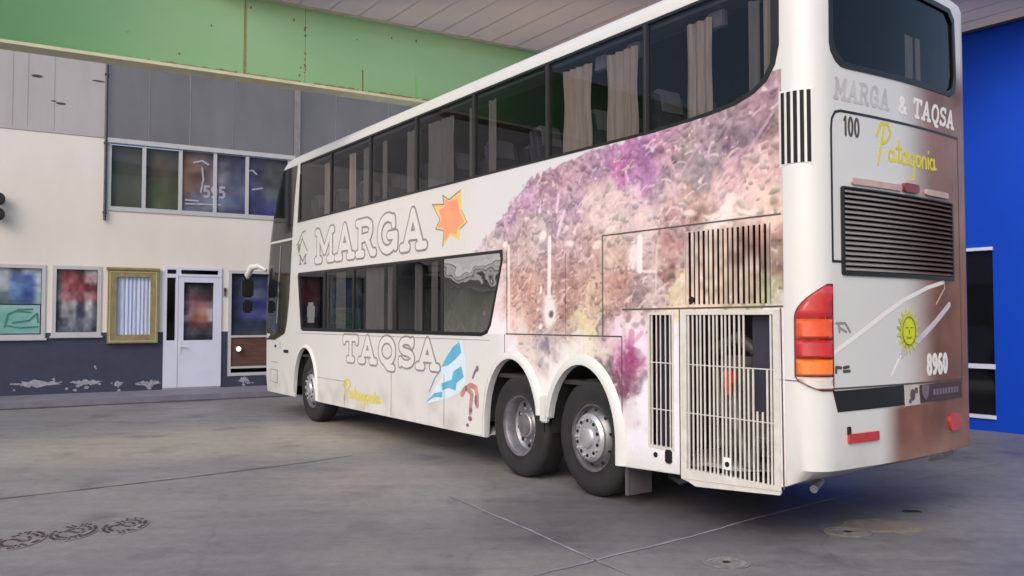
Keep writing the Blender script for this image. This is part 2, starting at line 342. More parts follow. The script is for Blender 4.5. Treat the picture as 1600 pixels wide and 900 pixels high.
    for a, b, w_, c_ in (((987, 520), (985, 560), .035, (160, 66, 122)), ((985, 560), (975, 612), .05, (126, 62, 100)), ((990, 535), (1003, 520), .02, (175, 95, 145)), ((984, 560), (968, 545), .02, (175, 95, 145)), ((978, 590), (992, 606), .035, (120, 78, 104)), ((966, 575), (974, 600), .012, (225, 180, 205)), ((955, 560), (960, 590), .03, (96, 84, 92))): seg(a, b, w_, c_, .42)
    for p, c_ in (((992, 505), (150, 120, 140)), ((1004, 500), (140, 120, 130)), ((996, 548), (170, 150, 170)), ((1005, 580), (140, 120, 140))): blob(p, .045, .03, c_, .6)
    # sky above the ridge
    ridge = [(738, 398), (752, 380), (766, 364), (778, 350), (790, 330), (803, 310), (815, 296), (828, 279), (842, 273), (862, 266), (885, 250), (905, 240), (940, 232), (1000, 214), (1100, 180), (1215, 70)]
    rx = np.array([S(*p)[0] for p in ridge]); rz = np.array([S(*p)[1] for p in ridge]) + .0
    o = np.argsort(rx); top = np.interp(X, rx[o], rz[o]) + (vnoise((m, n), 4, 41) - .5) * .07
    a = np.clip((Z - top) / .02 + .5, 0, 1)[:, :, None]; img[:] = img * (1 - a) + np.array([210, 211, 217]) * a
    # melts into the white paint at the left and at the bottom
    le = np.clip((X - (MX0 + .04)) / .18, 0, 1); le = np.where(Z < 1.43, np.clip((X + 1.55) / .25, 0, 1), le)
    be = np.clip((Z - .36) / .2, 0, 1); a = (1 - le * be)[:, :, None]; img[:] = img * (1 - a) + np.array(WHITE8) * a
    return X, Z, img
WHITE8 = (209, 210, 210)
WH = lin(WHITE8)
MURX, MURZ, MUR = make_mural()
def mural_at(x, z):
    i = int(np.clip((x - MX0) / MS, 0, MUR.shape[1] - 1)); j = int(np.clip((z - MZ0) / MS, 0, MUR.shape[0] - 1)); return MUR[j, i]

# ------------------------------------------------------------------ materials of the place
M = {}
def bus_paint():
    m = pm('bus_white_paint', WH, .34, nz=(1.3, .02), coat=.3, rn=.06, bump=(1.1, .06))
    n = m.node_tree; N = n.nodes; L = n.links; b = N['Principled BSDF']
    old = b.inputs['Base Color'].links[0].from_socket
    tc = [x for x in N if x.type == 'TEX_COORD'][0]; sp = N.new('ShaderNodeSeparateXYZ'); L.new(tc.outputs['Object'], sp.inputs[0])
    def mr(src, a, c):
        q = N.new('ShaderNodeMapRange'); q.interpolation_type = 'SMOOTHSTEP'; q.inputs[1].default_value = a; q.inputs[2].default_value = c; L.new(src, q.inputs[0]); return q.outputs[0]
    def mul(a, c, op='MULTIPLY'):
        q = N.new('ShaderNodeMath'); q.operation = op; L.new(a, q.inputs[0]); L.new(c, q.inputs[1]); return q.outputs[0]
    hi = mul(mr(sp.outputs[1], .95, 1.55), mr(sp.outputs[2], .93, 1.0)); lo = mul(mr(sp.outputs[1], .68, .98), mr(sp.outputs[2], 1.0, .93))
    top = mr(sp.outputs[2], 3.75, 3.4)
    mk = mul(mul(mul(hi, lo, 'ADD'), mr(sp.outputs[0], 1.9, 2.02)), top)
    ns = N.new('ShaderNodeTexNoise'); ns.inputs['Scale'].default_value = 2.2; ns.inputs['Detail'].default_value = 4; L.new(tc.outputs['Object'], ns.inputs['Vector'])
    rp = N.new('ShaderNodeValToRGB'); rp.color_ramp.elements[0].position = .35; rp.color_ramp.elements[1].position = .68
    rp.color_ramp.elements[0].color = (*lin((100, 58, 46)), 1); rp.color_ramp.elements[1].color = (*lin((142, 90, 74)), 1); L.new(ns.outputs[0], rp.inputs[0])
    mx = N.new('ShaderNodeMix'); mx.data_type = 'RGBA'; L.new(mk, mx.inputs[0]); L.new(old, mx.inputs[6]); L.new(rp.outputs[0], mx.inputs[7])
    # road film thrown up along the skirts
    dn = N.new('ShaderNodeTexNoise'); dn.inputs['Scale'].default_value = 3; dn.inputs['Detail'].default_value = 6; L.new(tc.outputs['Object'], dn.inputs['Vector'])
    dk = mul(mr(sp.outputs[2], .95, .35), mr(dn.outputs[0], .35, .75)); sc = N.new('ShaderNodeMath'); sc.operation = 'MULTIPLY'; sc.inputs[1].default_value = .5; L.new(dk, sc.inputs[0])
    m2 = N.new('ShaderNodeMix'); m2.data_type = 'RGBA'; L.new(sc.outputs[0], m2.inputs[0]); L.new(mx.outputs[2], m2.inputs[6]); m2.inputs[7].default_value = (.3, .28, .25, 1)
    L.new(m2.outputs[2], b.inputs['Base Color']); return m
M['bus'] = bus_paint()
M['dark_in'] = pm('bus_interior_dark', (.03, .03, .032), .8)
M['white'] = pm('white_trim', WH, .4, nz=(9, .04))
M['slat'] = pm('grille_slat_white', lin((214, 212, 208)), .45, nz=(8, .12))
M['black'] = pm('black_trim', (.012, .012, .013), .35)
M['line'] = pm('panel_gap', (.09, .08, .08), .7)
M['bglass'] = pm('black_glass', (.008, .009, .011), .05, spec=.6, nz=(2, .1))
M['tint'] = glass('tinted_glass', (.5, .51, .53), ior=1.42)
M['mirror'] = glass('reflective_glass', (.12, .12, .12), ior=1.3, base=.6, bump=.3)
M['ink'] = pm('grey_outline', lin((146, 142, 144)), .5)
M['white2'] = pm('letter_white', lin((232, 230, 230)), .35, nz=(7, .03))
M['fill'] = pm('letter_fill_white', lin((214, 214, 214)), .36, nz=(1.3, .03), coat=.15)
M['yellow'] = pm('yellow_vinyl', lin((222, 208, 60)), .4, nz=(9, .1))
M['paleyellow'] = pm('faded_yellow_vinyl', lin((214, 204, 110)), .4, nz=(9, .12))
M['mural'] = vcol('mural_print', .36, coat=.3)
M['slatmural'] = vcol('mural_print_on_slats', .42)
M['print'] = vcol('poster_print', .6)
M['tyre'] = pm('tyre_rubber', (.019, .019, .022), .75, nz=(5, .25), bump=(40, .15))
M['steel'] = pm('wheel_steel', lin((150, 150, 158)), .38, metal=.6, nz=(7, .25), rn=.12)
M['steeldk'] = pm('wheel_steel_dark', lin((90, 90, 98)), .5, metal=.5, nz=(7, .25))
M['alloy'] = pm('hub_bright', lin((205, 205, 212)), .3, metal=.55, nz=(9, .2))
M['hole'] = pm('wheel_hole', (.006, .006, .007), .8)
M['red'] = pm('lamp_red', lin((200, 45, 52)), .15, spec=.8, nz=(14, .15), coat=.6)
M['orange'] = pm('lamp_orange', lin((240, 125, 40)), .15, spec=.8, nz=(14, .12), coat=.6)
M['orangedeep'] = pm('lamp_orange_deep', lin((225, 85, 40)), .15, spec=.8, nz=(14, .12), coat=.6)
M['clear'] = pm('lamp_clear', lin((215, 205, 200)), .12, spec=.9, nz=(14, .08), coat=.6)
M['curtain'] = pm('curtain_fabric', lin((206, 190, 180)), .9, nz=(3, .12), col2=lin((170, 152, 142)), stretch=(9, 9, .6))
M['curtaingrey'] = pm('curtain_fabric_grey', lin((140, 136, 132)), .9, nz=(3, .15), stretch=(9, 9, .6))
M['seat'] = pm('seat_fabric', (.07, .07, .1), .9, nz=(12, .2))
M['cloth'] = pm('headrest_cloth', lin((132, 130, 140)), .85)
M['louvre'] = vcol('louvre_print', .45)
M['metal'] = pm('engine_metal', lin((132, 130, 124)), .5, metal=.35, nz=(7, .35))
M['metaldk'] = pm('engine_dark', (.03, .03, .032), .6, nz=(6, .3))
M['navy'] = pm('radiator_navy', lin((48, 48, 66)), .6)

# ------------------------------------------------------------------ ground
def ground_mat():
    m = bpy.data.materials.new('worn_concrete'); m.use_nodes = True; n = m.node_tree; N = n.nodes; L = n.links; b = N['Principled BSDF']
    tc = N.new('ShaderNodeTexCoord'); o = tc.outputs['Object']
    def noise(sc, det=6, ro=.6, st=None):
        q = N.new('ShaderNodeTexNoise'); q.inputs['Scale'].default_value = sc; q.inputs['Detail'].default_value = det; q.inputs['Roughness'].default_value = ro
        if st:
            mp = N.new('ShaderNodeMapping'); mp.inputs['Scale'].default_value = st; mp.inputs['Rotation'].default_value = (0, 0, R(35)); L.new(o, mp.inputs[0]); L.new(mp.outputs[0], q.inputs['Vector'])
        else: L.new(o, q.inputs['Vector'])
        return q.outputs[0]
    def ramp(src, a, ca, c, cc):
        q = N.new('ShaderNodeValToRGB'); q.color_ramp.elements[0].position = a; q.color_ramp.elements[1].position = c
        q.color_ramp.elements[0].color = (*ca, 1); q.color_ramp.elements[1].color = (*cc, 1); L.new(src, q.inputs[0]); return q.outputs[0]
    base = ramp(noise(.35, 5), .35, lin((124, 123, 127)), .65, lin((146, 144, 144)))
    def mix(f, a, c, bt='MIX'):
        q = N.new('ShaderNodeMix'); q.data_type = 'RGBA'; q.blend_type = bt
        if isinstance(f, float): q.inputs[0].default_value = f
        else: L.new(f, q.inputs[0])
        for s, v in ((6, a), (7, c)):
            if isinstance(v, tuple): q.inputs[s].default_value = (*v, 1)
            else: L.new(v, q.inputs[s])
        return q.outputs[2]
    def patch(cx, cy, rx, ry, rot, k):                        # a dusty area, or bus shade put into the concrete colour
        mp = N.new('ShaderNodeMapping'); mp.vector_type = 'TEXTURE'; mp.inputs['Location'].default_value = (cx, cy, 0); mp.inputs['Rotation'].default_value = (0, 0, rot); mp.inputs['Scale'].default_value = (rx, ry, 1)
        wv = N.new('ShaderNodeMix'); wv.data_type = 'RGBA'; wv.blend_type = 'ADD'; wv.inputs[0].default_value = 1
        nn = N.new('ShaderNodeTexNoise'); nn.inputs['Scale'].default_value = .7; L.new(o, nn.inputs['Vector'])
        L.new(o, wv.inputs[6]); L.new(nn.outputs['Color'], wv.inputs[7]); L.new(wv.outputs[2], mp.inputs[0])
        ln = N.new('ShaderNodeVectorMath'); ln.operation = 'LENGTH'; fl = N.new('ShaderNodeVectorMath'); fl.operation = 'MULTIPLY'; fl.inputs[1].default_value = (1, 1, 0); L.new(mp.outputs[0], fl.inputs[0]); L.new(fl.outputs[0], ln.inputs[0])
        q = N.new('ShaderNodeMapRange'); q.interpolation_type = 'SMOOTHSTEP'; q.inputs[1].default_value = 1.25; q.inputs[2].default_value = .45; q.inputs[4].default_value = k; L.new(ln.outputs['Value'], q.inputs[0]); return q.outputs[0]
    x, y = G(330, 690); c = mix(patch(x + .5, y + .5, 4.2, 1.7, R(25), .85), base, lin((168, 163, 153)))
    x, y = G(640, 745); c = mix(patch(x + .5, y + .5, 1.6, .8, R(20), .35), c, lin((150, 143, 134)))
    x, y = G(1000, 800); c = mix(patch(x + .5, y + .5, 2.2, 1.2, R(35), .5), c, lin((72, 68, 76)))  # shade beside the bus, painted into the ground
    x, y = G(1300, 790); c = mix(patch(x + .5, y + .5, 1.6, .7, R(35), .45), c, lin((70, 68, 80)))  # shade under the bus rear, painted into the ground
    fine = ramp(noise(9, 8, .7), .3, (.78, .78, .79), .7, (1.08, 1.08, 1.06)); c = mix(1.0, c, fine, 'MULTIPLY')
    oil = ramp(noise(1.3, 5, .55), .56, (1, 1, 1), .72, (.66, .65, .68)); c = mix(1.0, c, oil, 'MULTIPLY')
    stk = ramp(noise(2.2, 4, .6, (.25, 2.2, 1)), .45, (1, 1, 1), .75, (.84, .83, .85)); c = mix(1.0, c, stk, 'MULTIPLY')
    grit = ramp(noise(95, 3, .8), .36, (.72, .72, .73), .6, (1.06, 1.06, 1.05)); c = mix(.75, c, grit, 'MULTIPLY')
    spots = ramp(noise(5.5, 3, .5), .68, (1, 1, 1), .73, (.62, .61, .64)); c = mix(.7, c, spots, 'MULTIPLY')
    vo = N.new('ShaderNodeTexVoronoi'); vo.feature = 'DISTANCE_TO_EDGE'; vo.inputs['Scale'].default_value = .32
    wn = N.new('ShaderNodeTexNoise'); wn.inputs['Scale'].default_value = 2.5; wn.inputs['Detail'].default_value = 8; L.new(o, wn.inputs['Vector'])
    wm = N.new('ShaderNodeMix'); wm.data_type = 'RGBA'; wm.blend_type = 'ADD'; wm.inputs[0].default_value = .35; L.new(o, wm.inputs[6]); L.new(wn.outputs['Color'], wm.inputs[7]); L.new(wm.outputs[2], vo.inputs['Vector'])
    crack = ramp(vo.outputs['Distance'], .0, (.62, .61, .63), .006, (1, 1, 1)); c = mix(.4, c, crack, 'MULTIPLY')
    trk = ramp(noise(1.0, 3, .5, (.12, 3.2, 1)), .52, (1, 1, 1), .6, (.84, .83, .85)); c = mix(.3, c, trk, 'MULTIPLY')
    L.new(c, b.inputs['Base Color'])
    r = N.new('ShaderNodeMapRange'); r.inputs[3].default_value = .28; r.inputs[4].default_value = .62; L.new(noise(2.5), r.inputs[0]); L.new(r.outputs[0], b.inputs['Roughness'])
    bp = N.new('ShaderNodeBump'); bp.inputs['Strength'].default_value = .25; bp.inputs['Distance'].default_value = .01; L.new(noise(28, 6, .7), bp.inputs['Height']); L.new(bp.outputs[0], b.inputs['Normal'])
    return m
M['ground'] = ground_mat()
tag(MB().add([(-300, -300, 0), (300, -300, 0), (300, 300, 0), (-300, 300, 0)], [(0, 1, 2, 3)]).build('ground', M['ground']), kind='structure')
M['joint'] = pm('joint_filler_dark', lin((74, 72, 78)), .8, nz=(3, .2))
M['jointpale'] = pm('joint_filler_pale', lin((158, 154, 162)), .8, nz=(2, .25), col2=lin((112, 110, 118)))
def ribbon(name, pts, w, mat):
    P = []
    for i in range(len(pts) - 1):
        a, b = Vector(G(*pts[i])), Vector(G(*pts[i + 1])); k = max(2, int((b - a).length / .12))
        P += [a.lerp(b, j / k) for j in range(k)]
    P.append(Vector(G(*pts[-1]))); vv = []
    for i, p in enumerate(P):
        t = (P[min(i + 1, len(P) - 1)] - P[max(i - 1, 0)]).normalized(); nr = Vector((-t.y, t.x)); j = nr * random.uniform(-.006, .006); ww = w * random.uniform(.55, 1.3)
        vv += [(*(p + j + nr * ww / 2), .004), (*(p + j - nr * ww / 2), .004)]
    return tag(MB().add(vv, [(2 * i, 2 * i + 1, 2 * i + 3, 2 * i + 2) for i in range(len(P) - 1)]).build(name, mat), kind='structure')
ribbon('ground_joint', [(-60, 788), (0, 780), (150, 763), (305, 745), (400, 733), (470, 724), (550, 712)], .022, M['joint'])
ribbon('ground_joint', [(700, 774), (825, 828), (928, 875), (1000, 905)], .022, M['jointpale'])
ribbon('ground_joint', [(800, 908), (930, 875.6), (1075, 840), (1175, 812), (1300, 780), (1420, 752), (1600, 717), (1700, 700)], .025, M['jointpale'])
M['kerb'] = pm('pavement_grey', lin((120, 120, 134)), .8, nz=(3, .15), bump=(20, .2))

# round covers set in the yard
M['ring'] = pm('cover_collar', lin((142, 138, 140)), .75, nz=(14, .25))
M['covdark'] = pm('cover_slots', lin((80, 78, 80)), .8, nz=(14, .3))
M['covred'] = pm('cover_slots_reddish', lin((96, 62, 72)), .8, nz=(14, .3))
for i, ((px, py), lab) in enumerate(zip([(30, 845), (115, 832), (195, 822)],
        ['reddish worn round drain grating nearest the left edge of the yard', 'grey worn drain grating in the middle of the row of three', 'grey worn drain grating of the row that lies nearest the bus'])):
    x, y = G(px, py); t = empty('drain_cover', (x, y, 0), R(8), label=lab, cat='drain cover', group='three worn drain gratings in the yard')
    mb = MB(); plate(mb, [ell(0, 0, .165, .265, 28)], .001, .005, lambda u, v, w: (u, v, w)); mb.build('collar', M['ring'], t)
    mb = MB(); q = []
    for rx_, ry_, a0, a1, st_ in ((.135, .22, -20, 150, 13), (.135, .22, 175, 335, 12), (.1, .165, 20, 160, 17), (.1, .165, 195, 330, 16), (.06, .09, 30, 190, 30)):
        a = a0
        while a < a1 - 5:
            if random.random() < .86:
                c0, s0 = math.cos(R(a)), math.sin(R(a)); w_ = st_ * .3; q.append([((rx_ + d_) * math.cos(R(a + e_)), (ry_ + d_) * math.sin(R(a + e_))) for d_, e_ in ((-.011, -w_), (.013, -w_ * random.uniform(.7, 1.2)), (.015, w_), (-.012, w_ * random.uniform(.7, 1.3)))])
            a += st_ * random.uniform(.85, 1.2)
    for k_ in range(7): q.append([(-.09 + .027 * k_ + d_, -.01 + .03 * math.sin(k_) + e_) for d_, e_ in ((-.009, -.016), (.009, -.014), (.01, .016), (-.008, .014))])
    plate(mb, q, .006, .009, lambda u, v, w: (u, v, w)); mb.build('slots', M['covred'] if i == 0 else M['covdark'], t)
for (px, py), rx, lab in (((1135, 880), .15, 'small pale round cover nearest the bottom edge, beside the joint crossing'), ((1325, 832), .17, 'small pale round cover behind the bus by the dusty patch')):
    x, y = G(px, py); t = empty('access_cover', (x, y, 0), 0, label=lab, cat='access cover')
    mb = MB()
    for r0, w in ((rx, .012), (rx * .78, .03), (rx * .5, .018)): plate(mb, strokes([ell(0, 0, r0, r0 * .8, 26) + [(r0, 0)]], w), .005, .008, lambda u, v, w: (u, v, w))
    plate(mb, [ell(0, 0, rx * 1.02, rx * .82, 26)], .001, .004, lambda u, v, w: (u, v, w)); mb.build('disc', M['ring'], t)
    mb = MB(); plate(mb, [ell(0, 0, rx * .17, rx * .1, 12)], .009, .011, lambda u, v, w: (u, v, w)); mb.build('keyhole', M['black'], t)
x, y = G(1383, 822)
tag((lambda mb: (plate(mb, [[(x + .26 * (1 + .35 * random.random()) * math.cos(a), y + .16 * (1 + .4 * random.random()) * math.sin(a)) for a in np.linspace(0, 6.28, 23)[:-1]]], .001, .004, lambda u, v, w: (u, v, w)), mb.build('cement_patch', pm('cement_patch', lin((140, 132, 126)), .85, nz=(9, .2))))[1])(MB()), kind='structure')
x, y = G(1425, 800)
tt = empty('drain_slot', (x, y, 0), R(-5), label='black drain slot in the ground behind the brown bus corner', cat='drain')
mb = MB(); plate(mb, [rrect(-.075, .075, -.035, .035, .03)], .001, .006, lambda u, v, w: (u, v, w)); mb.build('rim', M['covdark'], tt)
mb = MB(); plate(mb, [rrect(-.065, .065, -.028, .028, .026)], .007, .009, lambda u, v, w: (u, v, w)); mb.build('opening', M['hole'], tt)

# ------------------------------------------------------------------ terminal building (facade frame: x along the wall, y into it)
def wp(u, v, w): return (u, -w, v)
FO = (FN[0] * DF, FN[1] * DF, 0)
tb = empty('terminal_building', FO, FROT, label='cream walled bus terminal with navy lower wall and window strip', cat='building')
M['cream'] = pm('cream_wall', lin((221, 216, 211)), .85, nz=(.8, .055), stretch=(1, 1, .6), bump=(30, .1))
M['dado'] = pm('navy_wall_paint', lin((55, 59, 84)), .7, nz=(2.2, .12), bump=(20, .15))
M['flake'] = pm('bare_plaster', lin((168, 166, 182)), .9, nz=(9, .25))
M['bulk'] = pm('dark_sheet_metal', lin((136, 131, 131)), .2, metal=.5, nz=(.5, .08), stretch=(1, 1, .3), col2=lin((106, 102, 104)), rn=.1)
M['bulkl'] = pm('pale_sheet_metal', lin((172, 168, 172)), .5, nz=(1.5, .07), stretch=(1.6, 1, .3))
M['alu'] = pm('window_aluminium', lin((186, 186, 192)), .4, nz=(5, .05))
M['pvc'] = pm('door_white', lin((206, 210, 232)), .4, nz=(3, .04))
M['wglass'] = glass('window_glass', (.86, .87, .88), ior=1.35)
M['gold'] = pm('gold_frame', lin((150, 138, 98)), .5, nz=(8, .2))
M['room'] = pm('room_dark', (.02, .022, .028), .8)
M['bulks'] = pm('bulkhead_seam', lin((140, 136, 138)), .4)
M['seam'] = pm('sheet_seam', lin((160, 156, 160)), .4, nz=(6, .1))
U0, U1 = -14, 16
w1 = (-.86, .1, 1.22, 2.6); w2 = (.25, 1.07, 1.26, 2.6); dr = (2.25, 3.4, .14, 2.66); w4 = (3.56, 5.0, .36, 2.6); ws = (1.16, 4.86, 3.78, 5.2)
DADO = 1.3
holes = [rect(*w1), rect(*w2), rect(*dr), rect(*w4), rect(*ws)]
mb = MB(); plate(mb, [rect(U0, U1, .0, 5.22)], -.2, 0, wp, holes); wall = mb.build('wall', M['cream'], tb)
mb = MB(); plate(mb, [rect(U0, U1, .0, DADO)], .001, .006, wp, [rect(w1[0] - .03, w1[1] + .03, 1.19, 1.5), rect(w2[0] - .03, w2[1] + .03, 1.23, 1.5), rect(dr[0], dr[1], -.5, 1.5), rect(w4[0], w4[1], w4[2], 1.5)])
mb.build('dado', M['dado'], tb)
mb = MB(); q = []
u = -8.0
while u < 9:
    if not (dr[0] - .15 < u < dr[1] + .1):
        L = random.uniform(.12, .5) if u > 1 else random.uniform(.4, 1.1); zc = random.uniform(.24, .33); n_ = 16
        q.append([(u + L / 2 + L / 2 * math.cos(a) * random.uniform(.6, 1.15), zc + random.uniform(.015, .09) * math.sin(a)) for a in np.linspace(0, 6.28, n_ * 2 + 1)[:-1]])
        for _ in range(4): cx_, cz_, rr_ = u + random.uniform(-.1, L + .1), zc + random.uniform(-.16, .12), random.uniform(.008, .03); q.append([(cx_ + rr_ * 1.6 * math.cos(a) * random.uniform(.5, 1.3), cz_ + rr_ * math.sin(a)) for a in np.linspace(0, 6.28, 8)[:-1]])
        if random.random() < .5: q.append([(u + L / 2 + .05 * math.cos(a) * random.uniform(.6, 1.3), zc - .1 + .03 * math.sin(a)) for a in np.linspace(0, 6.28, 9)[:-1]])
        u += L
    u += random.uniform(.05, .32)
q.append(ell(1.0, .62, .02, .03, 7)); q.append(ell(1.02, .58, .012, .02, 6))
for k_ in range(0, len(q), 6): mb = MB(); plate(mb, q[k_:k_ + 6], .007, .010, wp); mb.build('peeling_paint', M['flake'], tb)
mb = MB(); plate(mb, [rect(1.12, U1, 5.24, 8.6)], -.2, -.02, wp); mb.build('bulkhead', M['bulk'], tb)
mb = MB(); plate(mb, [rect(U0, 1.10, 5.225, 8.6)], -.2, .012, wp); mb.build('fascia_panel', M['bulkl'], tb)
mb = MB()
for uu, ww in ((1.92, .012), (2.72, .018), (3.6, .008), (5.9, .012), (7.2, .012)): MB().box(uu - ww / 2, uu + ww / 2, .012, .019, 5.25, 8.5).build('panel_seam', M['bulks'], tb)
for uu in (-.5, -.25, .2): MB().box(uu - .006, uu + .006, -.016, -.012, 5.3, 8.5).build('panel_seam', M['seam'], tb)
mb = MB()
for px, py, a, b in ((58, 119, .1, .03), (95, 162, .09, .025), (84, 158, .05, .015), (154, 127, .12, .018)):
    uu, zz = F(px, py); mb = MB(); plate(mb, [ell(uu, zz, a, b, 9)], .013, .016, wp); mb.build('dent', M['joint'], tb)
mb = MB(); mb.box(-14, 16, .2, 6, 5.0, 5.1); mb.box(-14, 16, 5.9, 6, 0, 5); mb.box(-14, 16, .2, 6, .06, .1); mb.build('room', M['room'], tb)
mb = MB(); mb.box(-14, 16, .21, 6, 8.6, 8.8); mb.build('roof', M['bulk'], tb)
mb = MB(); mb.box(4.93, 5.06, -.03, .0, 3.6, 8.5); mb.build('corner_post', M['bulks'], tb)

def win(u0, u1, z0, z1, fr=.05, muls=(), mat='alu', rails=(), sill=True, name='window'):
    mb = MB(); hs = []; us = [u0] + list(muls) + [u1]; zs = [z0] + list(rails) + [z1]
    for i in range(len(us) - 1):
        for j in range(len(zs) - 1): hs.append(rect(us[i] + (fr if i == 0 else fr / 2), us[i + 1] - (fr if i == len(us) - 2 else fr / 2), zs[j] + (fr if j == 0 else fr / 2), zs[j + 1] - (fr if j == len(zs) - 2 else fr / 2)))
    plate(mb, [rect(u0 - .02, u1 + .02, z0 - .02, z1 + .02)], -.06, .02, wp, hs); w = mb.build(name, M[mat], tb)
    for h in hs:
        mb = MB(); sheet(mb, rect(h[0][0] - .01, h[1][0] + .01, h[0][1] - .01, h[2][1] + .01), -.04, wp); mb.build('pane', M['wglass'], w)
    if sill: MB().box(u0 - .05, u1 + .05, -.06, .0, z0 - .06, z0 - .022).build('sill', M[mat], w)
    return w
win(*w1); win(*w2)
mus = [F(225, 280)[0], F(282, 280)[0], F(336, 285)[0], F(386, 290)[0]]
win(ws[0], ws[1], ws[2], ws[3], fr=.07, muls=mus, sill=False)
mb = MB(); mb.box(1.12, 4.95, -.05, -.021, 5.14, 5.235); mb.build('window_header', M['alu'], tb)
# content of the window strip: banner behind the three right panes
S1 = [[(70, 72, 66)] * 2, [(74, 78, 74)] * 2, [(84, 86, 80)] * 2, [(72, 78, 70)] * 2]
painted_panel('blind', ws[0] + .05, mus[0] - .03, ws[2] + .04, ws[3] - .08, .1, paint_grid(S1, 12, 20, 4, 3), M['print'], tb)
S2 = [[(60, 60, 58), (90, 82, 76), (66, 66, 62)], [(72, 66, 60), (96, 84, 74), (70, 74, 64)], [(70, 72, 62), (84, 92, 70), (70, 80, 62)], [(62, 68, 56), (78, 92, 66), (60, 70, 54)]]
painted_panel('blind', mus[0] + .03, mus[1] - .03, ws[2] + .04, ws[3] - .08, .1, paint_grid(S2, 16, 24, 8, 4), M['print'], tb)
S3 = [[(60, 50, 50), (80, 76, 80), (50, 48, 60), (48, 46, 70), (46, 46, 66), (44, 44, 58), (40, 42, 50)],
      [(96, 66, 56), (110, 90, 90), (92, 90, 110), (60, 58, 90), (52, 52, 80), (60, 66, 66), (60, 62, 70)],
      [(112, 78, 66), (80, 60, 60), (120, 116, 130), (70, 72, 100), (66, 66, 100), (60, 66, 66), (50, 50, 70)],
      [(120, 90, 80), (96, 84, 90), (90, 88, 110), (90, 92, 116), (62, 64, 106), (90, 98, 104), (70, 74, 110)],
      [(84, 80, 96), (100, 106, 128), (100, 110, 134), (76, 86, 116), (50, 54, 96), (62, 62, 116), (56, 56, 112)],
      [(90, 94, 112), (96, 100, 124), (80, 86, 110), (48, 50, 82), (40, 42, 78), (46, 48, 112), (44, 46, 104)]]
pb = painted_panel('window_banner', mus[1] + .03, ws[1] - .06, ws[2] + .04, ws[3] - .08, .02, paint_grid(S3, 60, 40, 10, 5), M['print'])
pb.location = FO; pb.rotation_euler = (0, 0, FROT); tag(pb, 'dark blue and red banner with pale figures behind the upper window strip', 'banner')
M['pale'] = pm('banner_pale', lin((176, 172, 190)), .6)
a0, z0 = F(318, 308); a1, _ = F(352, 308)
mb = MB(); plate(mb, strokes(word('595', a0, z0, a1 - a0, .25), .05), -.018, -.012, wp); mb.build('banner_number', M['pale'], pb)
mb = MB(); plate(mb, strokes([[F(290, 312), F(310, 314)], [F(316, 262), F(318, 280), F(314, 300)], [F(303, 254), F(316, 251), F(326, 257)], [F(386, 268), F(395, 266), F(401, 272)], [F(395, 296), F(410, 294)], [F(290, 318), F(345, 320)]], .035), -.018, -.012, wp); mb.build('banner_lettering', M['pale'], pb, )
for o_ in [pb]: pass

# posters behind the two ground floor windows (things that hang there)
def hang(o, lab, cat, group=None): o.location = FO; o.rotation_euler = (0, 0, FROT); return tag(o, lab, cat, group)
P1 = [[(170, 178, 190), (200, 204, 214), (120, 130, 160), (196, 204, 222), (176, 184, 200)], [(200, 204, 208), (186, 190, 204), (96, 124, 186), (90, 120, 190), (190, 200, 218)],
      [(214, 214, 214), (176, 180, 190), (112, 150, 206), (70, 104, 176), (184, 198, 216)], [(160, 168, 170), (110, 130, 140), (104, 140, 196), (64, 92, 160), (150, 180, 190)], [(104, 120, 124), (84, 106, 110), (80, 110, 150), (70, 96, 150), (150, 170, 176)]]
hang(painted_panel('poster', w1[0] + .07, w1[1] - .06, 1.86, w1[3] - .06, .05, paint_grid(P1, 40, 40, 14, 8), M['print']), 'pale blue scenic poster in the leftmost ground floor window', 'poster')
P2 = [[(150, 196, 196), (160, 204, 200), (156, 200, 200), (150, 190, 200)], [(140, 196, 190), (120, 190, 176), (130, 192, 184), (156, 200, 200)], [(130, 190, 186), (128, 188, 182), (126, 186, 180), (140, 190, 190)]]
sg = hang(painted_panel('sign_board', w1[0] + .09, w1[1] - .07, 1.29, 1.84, .045, paint_grid(P2, 24, 20, 6, 9), M['print']), 'teal sign with dark green scrawled lettering under the blue poster', 'sign')
M['teal'] = pm('teal_ink', lin((56, 130, 112)), .6)
mb = MB(); e0 = -.05
plate(mb, strokes([[(-.55, 1.42), (-.5, 1.66), (-.38, 1.72), (-.12, 1.7)], [(-.42, 1.5), (-.15, 1.54), (-.02, 1.68), (0.0, 1.5)], [(-.5, 1.44), (-.3, 1.4), (.0, 1.42)], [(-.35, 1.75), (-.1, 1.76)]], .03), -.043, -.037, wp); mb.build('lettering', M['teal'], sg)
P3 = [[(60, 56, 66), (128, 66, 76), (150, 90, 98), (70, 62, 72), (190, 186, 192), (210, 206, 208)], [(150, 100, 110), (136, 60, 72), (160, 84, 96), (120, 50, 64), (190, 150, 158), (180, 170, 176)],
      [(110, 90, 100), (166, 96, 110), (140, 60, 74), (150, 70, 84), (120, 50, 60), (96, 50, 60)], [(160, 140, 150), (176, 120, 130), (150, 84, 96), (130, 70, 80), (180, 140, 150), (150, 80, 92)],
      [(84, 84, 96), (186, 180, 186), (190, 186, 190), (60, 60, 84), (210, 200, 210), (84, 84, 92)], [(64, 70, 84), (156, 156, 162), (140, 144, 152), (60, 66, 84), (160, 164, 172), (90, 96, 106)],
      [(70, 76, 96), (96, 104, 118), (140, 146, 158), (92, 100, 116), (130, 140, 150), (60, 64, 84)], [(80, 86, 104), (90, 98, 114), (110, 116, 130), (100, 106, 120), (96, 104, 116), (36, 40, 60)]]
